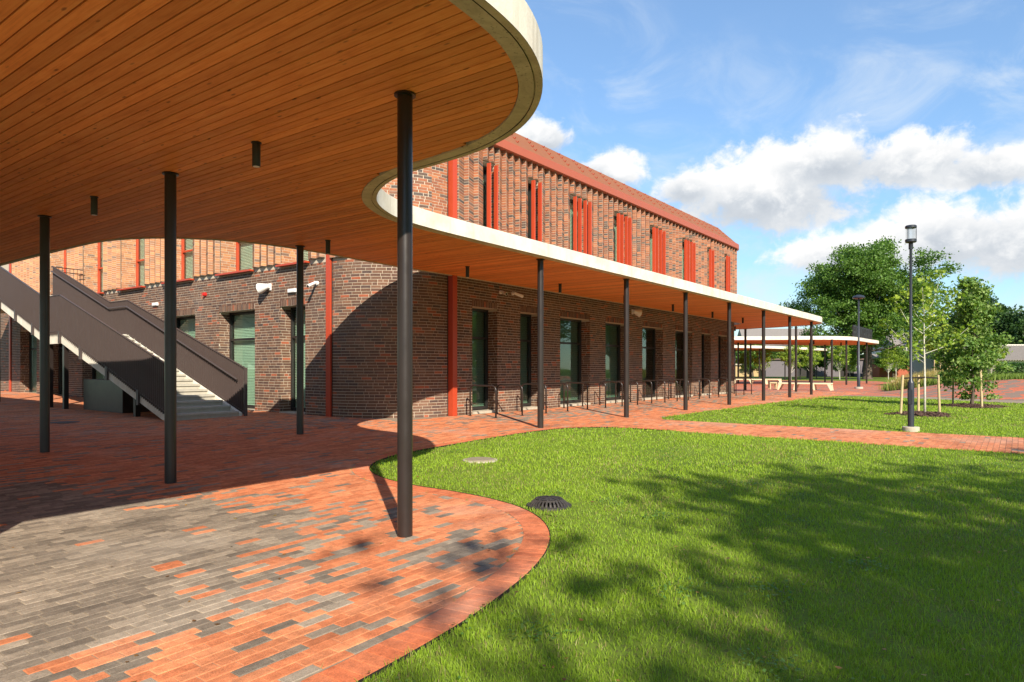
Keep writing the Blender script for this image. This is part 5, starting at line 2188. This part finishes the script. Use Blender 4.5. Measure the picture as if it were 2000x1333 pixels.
mulch(ta[0] + 0.1, ta[1] + 0.05, 0.85, 'ring of brown bark mulch under the sparse young tree', 3)

tb = (27.7, 1.28)
cone = []
for k in range(12):
    f_ = k / 11
    cone.append((0.34 * math.cos(k * 2.4) * (1 - f_ * .75), 0.34 * math.sin(k * 2.4) * (1 - f_ * .75), -0.85 + 1.75 * f_, 0.52 * (1 - f_) + 0.12))
make_tree('young_tree', tb, 4.4, (2.5, 1.5, 1.75), 150, 80, 0.115, 'bushy', 61, 'bushy cone shaped young tree with dense green leaves, staked on the far lawn', trunk_r=0.055, lobes=cone, spread=0.42, up=0.1)
stakes(tb[0], tb[1], [(1.15, 0.62, -0.05, -0.02), (-0.62, -0.30, 0.14, 0.05), (0.25, -0.25, 0.0, 0.0)], 1.35, 'three wooden stakes around the bushy young tree')
mulch(tb[0] + 0.1, tb[1], 1.1, 'dark bark mulch mound under the bushy young tree', 4)

# small staked saplings beyond the plaza and on the mound
sap = make_tree('sapling', W_at(1545, 78), 4.2, (2.7, 1.15, 1.5), 60, 40, 0.17, 'lime', 71, 'thin sapling with light leaves left of the long bench under the canopies', bark=M_BARKW, trunk_r=0.045, group='saplings beyond the plaza')
SAPS = [(1455, 84, 'thin sapling seen past the end of the brick wall'), (1490, 80, 'thin sapling behind the benches by the hoops'), (1583, 82, 'thin sapling above the long bench'), (1640, 84, 'thin sapling left of the tall plaza lamp'),
        (1660, 90, 'second thin sapling left of the tall plaza lamp'), (1735, 86, 'thin sapling right of the large trunk'), (1750, 92, 'second thin sapling right of the large trunk'),
        (1845, 52, 'thin sapling on the planted mound, leftmost'), (1862, 55, 'thin sapling on the planted mound, middle'), (1935, 54, 'thin sapling on the planted mound near the hedge')]
for k, (px, Z, lb) in enumerate(SAPS):
    copy_tree(sap, W_at(px, Z), k * 1.7, 0.85 + 0.1 * (k % 4), lb, 'saplings beyond the plaza' if Z > 60 else 'saplings on the planted mound')
for k, (px, Z, lb) in enumerate(((1840, 50, 'group of thin pale stakes on the planted mound behind the sparse young tree'), (1872, 52, 'pair of thin pale stakes on the planted mound behind the bushy young tree'))):
    c = W_at(px, Z)
    e = empty('tree_stakes', (c[0], c[1], 0.8), label=lb, cat='tree stakes', group='thin stakes on the mound')
    for q in range(5 - 2 * k):
        a = q * 1.5
        MB().tube([(c[0] + 0.5 * math.cos(a), c[1] + 0.5 * math.sin(a), 0.6), (c[0] + 0.48 * math.cos(a), c[1] + 0.48 * math.sin(a), 2.35)], 0.03, 6).build('stake', M_STAKE, e)
    MB().box(c[0] - 0.5, c[0] + 0.5, c[1] - 0.5, c[1] - 0.46, 2.1, 2.18).build('crossbar', M_BLACK, e)

# ornamental grass on the mound (one mass)
r = np.random.default_rng(81)
idx = r.integers(0, 60, 16000)
f_ = r.random(16000)
P0 = C2[idx] + (B2[idx] - C2[idx]) * f_[:, None] + r.normal(0, 0.2, (16000, 2))
hh_ = (0.25 + 0.55 * vnoise(P0[:, 0] * .6, P0[:, 1] * .6, 3) * r.random(16000) + 0.3 * (vnoise(P0[:, 0] * .25, P0[:, 1] * .25, 8) > .55))
hh_ = hh_ * np.where(idx > 34, 0.35, 1.0)
lean = r.normal(0, 0.22, (16000, 2)) * hh_[:, None]
zb2 = hz[idx] - 0.02
an = r.random(16000) * 6.283
w = 0.02
V = np.empty((16000, 3, 3))
V[:, 0] = np.stack([P0[:, 0] - w * np.cos(an), P0[:, 1] - w * np.sin(an), zb2], 1)
V[:, 1] = np.stack([P0[:, 0] + w * np.cos(an), P0[:, 1] + w * np.sin(an), zb2], 1)
V[:, 2] = np.stack([P0[:, 0] + lean[:, 0], P0[:, 1] + lean[:, 1], zb2 + hh_], 1)
c0 = np.where((hh_ > 0.6)[:, None], np.array([[0.36, 0.29, 0.10]]), np.array([[0.16, 0.24, 0.04]])) * (0.75 + 0.5 * r.random(16000))[:, None]
obj('tall_grass', mesh_np('tall_grass', V.reshape(-1, 3), np.arange(48000).reshape(-1, 3), M_GRASS, np.repeat(c0, 3, 0)), kind='stuff', label='tall yellow green ornamental grass on the planted mound', cat='grass')

# clipped hedge at the right edge
hc = W_at(2010, 62)
hedge = empty('clipped_hedge', (hc[0], hc[1], 0), label='low clipped dark green hedge in front of the long shed', cat='hedge')
n = 15000
q = r.random((n, 3))
face = r.integers(0, 3, n)
L_, D_, Hh = 10.0, 1.6, 1.75
lx = (q[:, 0] - 0.5) * L_
ly = np.where(face == 0, -D_ / 2, (q[:, 1] - 0.5) * D_) + r.normal(0, 0.05, n)
lz = np.where(face == 1, Hh, q[:, 2] * Hh) + r.normal(0, 0.05, n)
P = np.stack([lx, ly, np.maximum(lz, 0.05)], 1)
o = obj('foliage', leaves_mesh('foliage', P, 0.16, 'hedge', r, 0.3))
o.parent = hedge
mb = MB().box(-L_ / 2 + .1, L_ / 2 - .1, -D_ / 2 + .12, D_ / 2 - .1, 0, Hh - 0.12)
o = obj('branches', mesh_from('branches', mb.V, mb.F, M_BARK))
o.parent = hedge
hedge.rotation_euler = (0, 0, TH - math.pi / 2 + 0.03)

# long shed with corrugated roof
hc = W_at(2020, 78)
shed = empty('long_shed', (hc[0], hc[1], 0), label='long low white shed with grey corrugated roof behind the hedge', cat='building')
shed.rotation_euler = (0, 0, TH - math.pi / 2 + 0.02)
mb = MB().box(-7.5, 12, 0, 5, 0, 2.4)
o = obj('wall', mesh_from('wall', mb.V, mb.F, M_PLASTER)); o.parent = shed
nn = 200
V, F = [], []
for i in range(nn + 1):
    xx = -7.9 + 20.3 * i / nn
    wv = 0.075 * math.sin(i * math.pi / 1.5)
    V += [(xx, -0.5, 2.35 + wv), (xx, 2.5, 4.1 + wv), (xx, -0.5, 2.30 + wv), (xx, 2.5, 4.05 + wv)]
for i in range(nn):
    F += [(i * 4, i * 4 + 4, i * 4 + 5, i * 4 + 1), (i * 4 + 2, i * 4 + 3, i * 4 + 7, i * 4 + 6), (i * 4, i * 4 + 2, i * 4 + 6, i * 4 + 4)]
o = obj('roof', mesh_from('roof', V, F, M_CORR)); o.parent = shed
mb = MB().box(-7.95, 12.4, 2.45, 2.65, 4.08, 4.2)
o = obj('ridge_cap', mesh_from('ridge_cap', mb.V, mb.F, M_PLASTER)); o.parent = shed


def far_house(px, Z, w, d, h, mat, roofmat, lab, rh=2.0, rz=0.0, doors=(), wins=(), ridge=True):
    c = W_at(px, Z)
    e = empty('far_building', (c[0], c[1], 0), label=lab, cat='building')
    e.rotation_euler = (0, 0, TH - math.pi / 2 + rz)
    mb = MB().box(-w / 2, w / 2, 0, d, 0, h)
    o = obj('wall', mesh_from('wall', mb.V, mb.F, mat)); o.parent = e
    mb = MB()
    if ridge:
        mb.prism([(-w / 2 - .3, -.3, h + .002), (-w / 2 - .3, d + .3, h + .002), (-w / 2 - .3, d / 2, h + rh)], [(0, 0, 0), (w + .6, 0, 0)])
    else:
        mb.box(-w / 2 - .3, w / 2 + .3, -.3, d + .3, h + .002, h + .25)
    o = obj('roof', mesh_from('roof', mb.V, mb.F, roofmat)); o.parent = e
    for (x, ww, z0, z1, m) in doors:
        mb = MB().box(x - ww / 2, x + ww / 2, -0.08, -0.003, z0, z1)
        o = obj('door', mesh_from('door', mb.V, mb.F, m)); o.parent = e
    for (x, ww, z0, z1, m) in wins:
        mb = MB().box(x - ww / 2 - .12, x + ww / 2 + .12, -0.05, -0.003, z0 - .12, z1 + .12)
        o = obj('window', mesh_from('window', mb.V, mb.F, m)); o.parent = e
        mb = MB().box(x - ww / 2, x + ww / 2, -0.08, -0.051, z0, z1)
        k = obj('pane', mesh_from('pane', mb.V, mb.F, M_DARK)); k.parent = o
    return e


far_house(1810, 112, 11, 8, 5.2, M_PLASTER, M_CORR, 'white plastered house behind the sparse young tree', 2.5, 0.1, wins=[(2, 1, 1.2, 2.5, M_WHITE)])
far_house(1748, 110, 5, 4, 3.0, M_ROOFRED, M_CORR, 'low red timber shed between the large trunk and the white house', 0.8, 0.0)
far_house(1530, 150, 16, 10, 6.5, M_GREYWALL, M_CORR, 'grey house with red framed window seen under the far canopy', 4.0, -0.1, wins=[(-3, 1.6, 3.6, 5.4, M_RED), (2, 1.6, 3.6, 5.4, M_WHITE)])
far_house(1620, 118, 22, 6, 2.9, M_GREYWALL, M_BROWNWALL, 'long low grey timber shed behind the saplings', 0.5, 0.0, doors=[(-4, 3, 0.05, 2.5, M_DARK), (3, 2.4, 0.05, 2.4, M_DARK)], ridge=False)
far_house(1690, 120, 9, 6, 3.6, M_BROWNWALL, M_BROWNWALL, 'brown shed behind the trunk of the very large tree', 0.5, 0.0, ridge=False)
far_house(1475, 120, 14, 1.0, 2.0, M_OCHRE, M_STONE, 'low ochre garden wall seen past the end of the brick wall', 0.1, 0.0, ridge=False)

# street trees behind the viewer: they shade the lawn
sh1 = make_tree('street_tree', (-4.5, -14.0), 14.0, (9.0, 4.6, 4.9), 170, 62, 0.30, 'oak', 91, 'broad street tree standing behind the viewer, nearest the paving', trunk_r=0.22, group='street trees shading the lawn')
copy_tree(sh1, (1.7, -18.9), 2.2, 1.0, 'broad street tree behind the viewer, second from the paving', 'street trees shading the lawn')
copy_tree(sh1, (8.0, -23.6), 4.1, 1.05, 'broad street tree behind the viewer, third from the paving', 'street trees shading the lawn')
copy_tree(sh1, (14.5, -28.0), 5.1, 1.0, 'broad street tree at the right of the lawn, fourth from the paving', 'street trees shading the lawn')
added_trees = ['street tree far right of the lawn, nearer one', 'street tree far right of the lawn, farther one']
for k, p in enumerate(((33, -27), (45, -33))):  # unseen trees added to the row for window reflections and shade
    copy_tree(sh1, p, k * 2.1, 1.2, added_trees[k], 'street trees shading the lawn')

belt = ['first', 'second', 'third', 'fourth', 'fifth', 'sixth', 'seventh', 'eighth']
for k, p in enumerate(((52, -24), (62, -30), (72, -26), (84, -33), (96, -28), (108, -36), (122, -30), (40, -22))):  # unseen belt added so the facade windows reflect trees instead of sky
    copy_tree(sh1, p, k * 2.3, 1.15, belt[k] + ' tree of the belt along the right side of the grounds', 'tree belt along the right side')

# ------------------------------------------------------------------ lawn grass
r = np.random.default_rng(101)


def grass(name, poly, bands, seed, label):
    r = np.random.default_rng(seed)
    Vs, Cs, Fs, base = [], [], [], 0
    for (z0, z1, dens, wd, hgt) in bands:
        # sample in the view wedge plus margin
        aw = 1.62 * (z1 + z0) / 2 * (z1 - z0) * 1.1
        n = int(dens * (z1 ** 2 - z0 ** 2) / 2 * 2.0)
        Zs = np.sqrt(r.random(n) * (z1 ** 2 - z0 ** 2) + z0 ** 2)
        Xs = (r.random(n) * 2.0 - 0.95) * Zs
        u = ST * Xs + CT * Zs
        v = -CT * Xs + ST * Zs
        ok = in_poly(poly, u, v)
        ok &= np.hypot(u - 5.93, v - 3.93) > 0.20
        ok &= np.hypot(u - 7.85, v - 6.43) > 0.23
        # thin, bare spots
        ok &= r.random(n) < 0.22 + 0.75 * vnoise(u * 3.1, v * 3.1, 2) + 0.5 * vnoise(u * 9.0, v * 9.0, 12)
        u, v = u[ok], v[ok]
        n = len(u)
        if n == 0:
            continue
        pn = vnoise(u * 0.9, v * 0.9, 4) * 0.6 + vnoise(u * 4, v * 4, 6) * 0.4
        h = hgt * (0.35 + 0.7 * r.random(n) ** 1.3) * (0.55 + 0.8 * pn)
        a = r.random(n) * 6.283
        la = r.random(n) * 6.283
        lr = h * np.abs(r.normal(0, 0.55, n))
        g = G(u, v) - 0.012
        ww = wd * (0.7 + 0.6 * r.random(n))
        V = np.empty((n, 5, 3))
        ca, sa = np.cos(a) * ww, np.sin(a) * ww
        V[:, 0] = np.stack([u - ca, v - sa, g], 1)
        V[:, 1] = np.stack([u + ca, v + sa, g], 1)
        mx, my = u + np.cos(la) * lr * 0.35, v + np.sin(la) * lr * 0.35
        V[:, 2] = np.stack([mx + ca * .75, my + sa * .75, g + h * 0.6], 1)
        V[:, 3] = np.stack([mx - ca * .75, my - sa * .75, g + h * 0.6], 1)
        V[:, 4] = np.stack([u + np.cos(la) * lr, v + np.sin(la) * lr, g + h], 1)
        fi = base + np.arange(n)[:, None] * 5
        Fs.append(np.concatenate([fi + np.array([[0, 1, 2]]), fi + np.array([[0, 2, 3]]), fi + np.array([[3, 2, 4]])]))
        t = r.random(n)[:, None]
        pal_a, pal_b = np.array([[0.165, 0.285, 0.016]]), np.array([[0.32, 0.445, 0.038]])
        c = pal_a + (pal_b - pal_a) * (0.55 * t + 0.45 * pn[:, None])
        dry = r.random(n) < 0.05 + 0.30 * np.clip(vnoise(u * 1.6, v * 1.6, 21) * 1.6 - 0.75, 0, 1)
        c[dry] = np.array([0.30, 0.26, 0.10]) * (0.7 + 0.5 * r.random(dry.sum()))[:, None]
        Vs.append(V.reshape(-1, 3))
        Cs.append(np.repeat(c, 5, 0))
        base += n * 5
    V, F, C = np.vstack(Vs), np.vstack(Fs), np.vstack(Cs)
    return obj(name, mesh_np(name, V, F, M_GRASS, C), kind='stuff', label=label, cat='grass')


grass('grass', LAWN1, [(1.9, 3.6, 8500, 0.0018, 0.050), (3.6, 6, 5200, 0.0023, 0.048), (6, 9, 2600, 0.0033, 0.046), (9, 13, 1300, 0.005, 0.046), (13, 20, 560, 0.0075, 0.048)], 5, 'bright green grass of the near lawn')
grass('grass', LAWN2, [(11, 16, 800, 0.006, 0.048), (16, 24, 380, 0.009, 0.05), (24, 36, 160, 0.015, 0.055)], 6, 'bright green grass of the far lawn')


# ------------------------------------------------------------------ weeds and litter (small stuff on lawn and paving)
r = np.random.default_rng(140)
# clover and broad leaved weeds in patches
nc = 60
cz = 2.2 + 9 * r.random(nc) ** 1.3
cx = (r.random(nc) * 1.6 - 0.55) * cz
cu_, cv2 = ST * cx + CT * cz, -CT * cx + ST * cz
n = 4200
k = r.integers(0, nc, n)
u = cu_[k] + r.normal(0, 0.10, n)
v = cv2[k] + r.normal(0, 0.10, n)
ok = in_poly(LAWN1, u, v)
u, v = u[ok], v[ok]
P = np.stack([u, v, G(u, v) + 0.012 + 0.02 * r.random(len(u))], 1)
LEAF_PAL['weed'] = [(0.08, 0.17, 0.03), (0.10, 0.21, 0.04), (0.14, 0.24, 0.05)]
obj('clover', leaves_mesh('clover', P, 0.022, 'weed', r, 1.6, 0.9), kind='stuff', label='small clover and broad leaved weeds in the near lawn', cat='weeds')
# fallen leaves
n = 420
cz = 2.0 + 12 * r.random(n) ** 1.4
cx = (r.random(n) * 1.7 - 0.9) * cz
u, v = ST * cx + CT * cz, -CT * cx + ST * cz
ok = (v < 11.3) & (in_poly(LAWN1, u, v) | (r.random(n) < 0.35))
u, v = u[ok], v[ok]
lawnp = in_poly(LAWN1, u, v)
P = np.stack([u, v, G(u, v) + np.where(lawnp, 0.03, 0.006)], 1)
LEAF_PAL['dry'] = [(0.32, 0.17, 0.05), (0.22, 0.11, 0.04), (0.42, 0.30, 0.07), (0.16, 0.08, 0.035)]
obj('fallen_leaves', leaves_mesh('fallen_leaves', P, 0.032, 'dry', r, 3.5, 0.7), kind='stuff', label='scattered dry fallen leaves on lawn and paving', cat='leaves')
# tufts in the joints along the edging
sj = r.random(130) * (cum_e[-1] - 8) + 4 if False else None
Ei = offset_poly(EDGE, 0.236, closed=False)
ii = r.integers(10, len(Ei) - 10, 900)
jit = r.normal(0, 0.012, (900, 2))
clump = r.random(len(Ei)) < 0.22
ii = ii[clump[ii]]
u, v = Ei[ii, 0] + jit[:len(ii), 0], Ei[ii, 1] + jit[:len(ii), 1]
n = len(u)
h = 0.015 + 0.045 * r.random(n)
a = r.random(n) * 6.283
le = r.normal(0, 0.02, (n, 2))
g = G(u, v) - 0.004
V = np.empty((n, 3, 3))
V[:, 0] = np.stack([u - 0.0015 * np.cos(a), v - 0.0015 * np.sin(a), g], 1)
V[:, 1] = np.stack([u + 0.0015 * np.cos(a), v + 0.0015 * np.sin(a), g], 1)
V[:, 2] = np.stack([u + le[:, 0], v + le[:, 1], g + h], 1)
c = np.array([[0.16, 0.26, 0.03]]) * (0.7 + 0.6 * r.random(n))[:, None]
obj('joint_weeds', mesh_np('joint_weeds', V.reshape(-1, 3), np.arange(n * 3).reshape(-1, 3), M_GRASS, np.repeat(c, 3, 0)), kind='stuff', label='small grass tufts growing in the joints of the paving edge', cat='weeds')
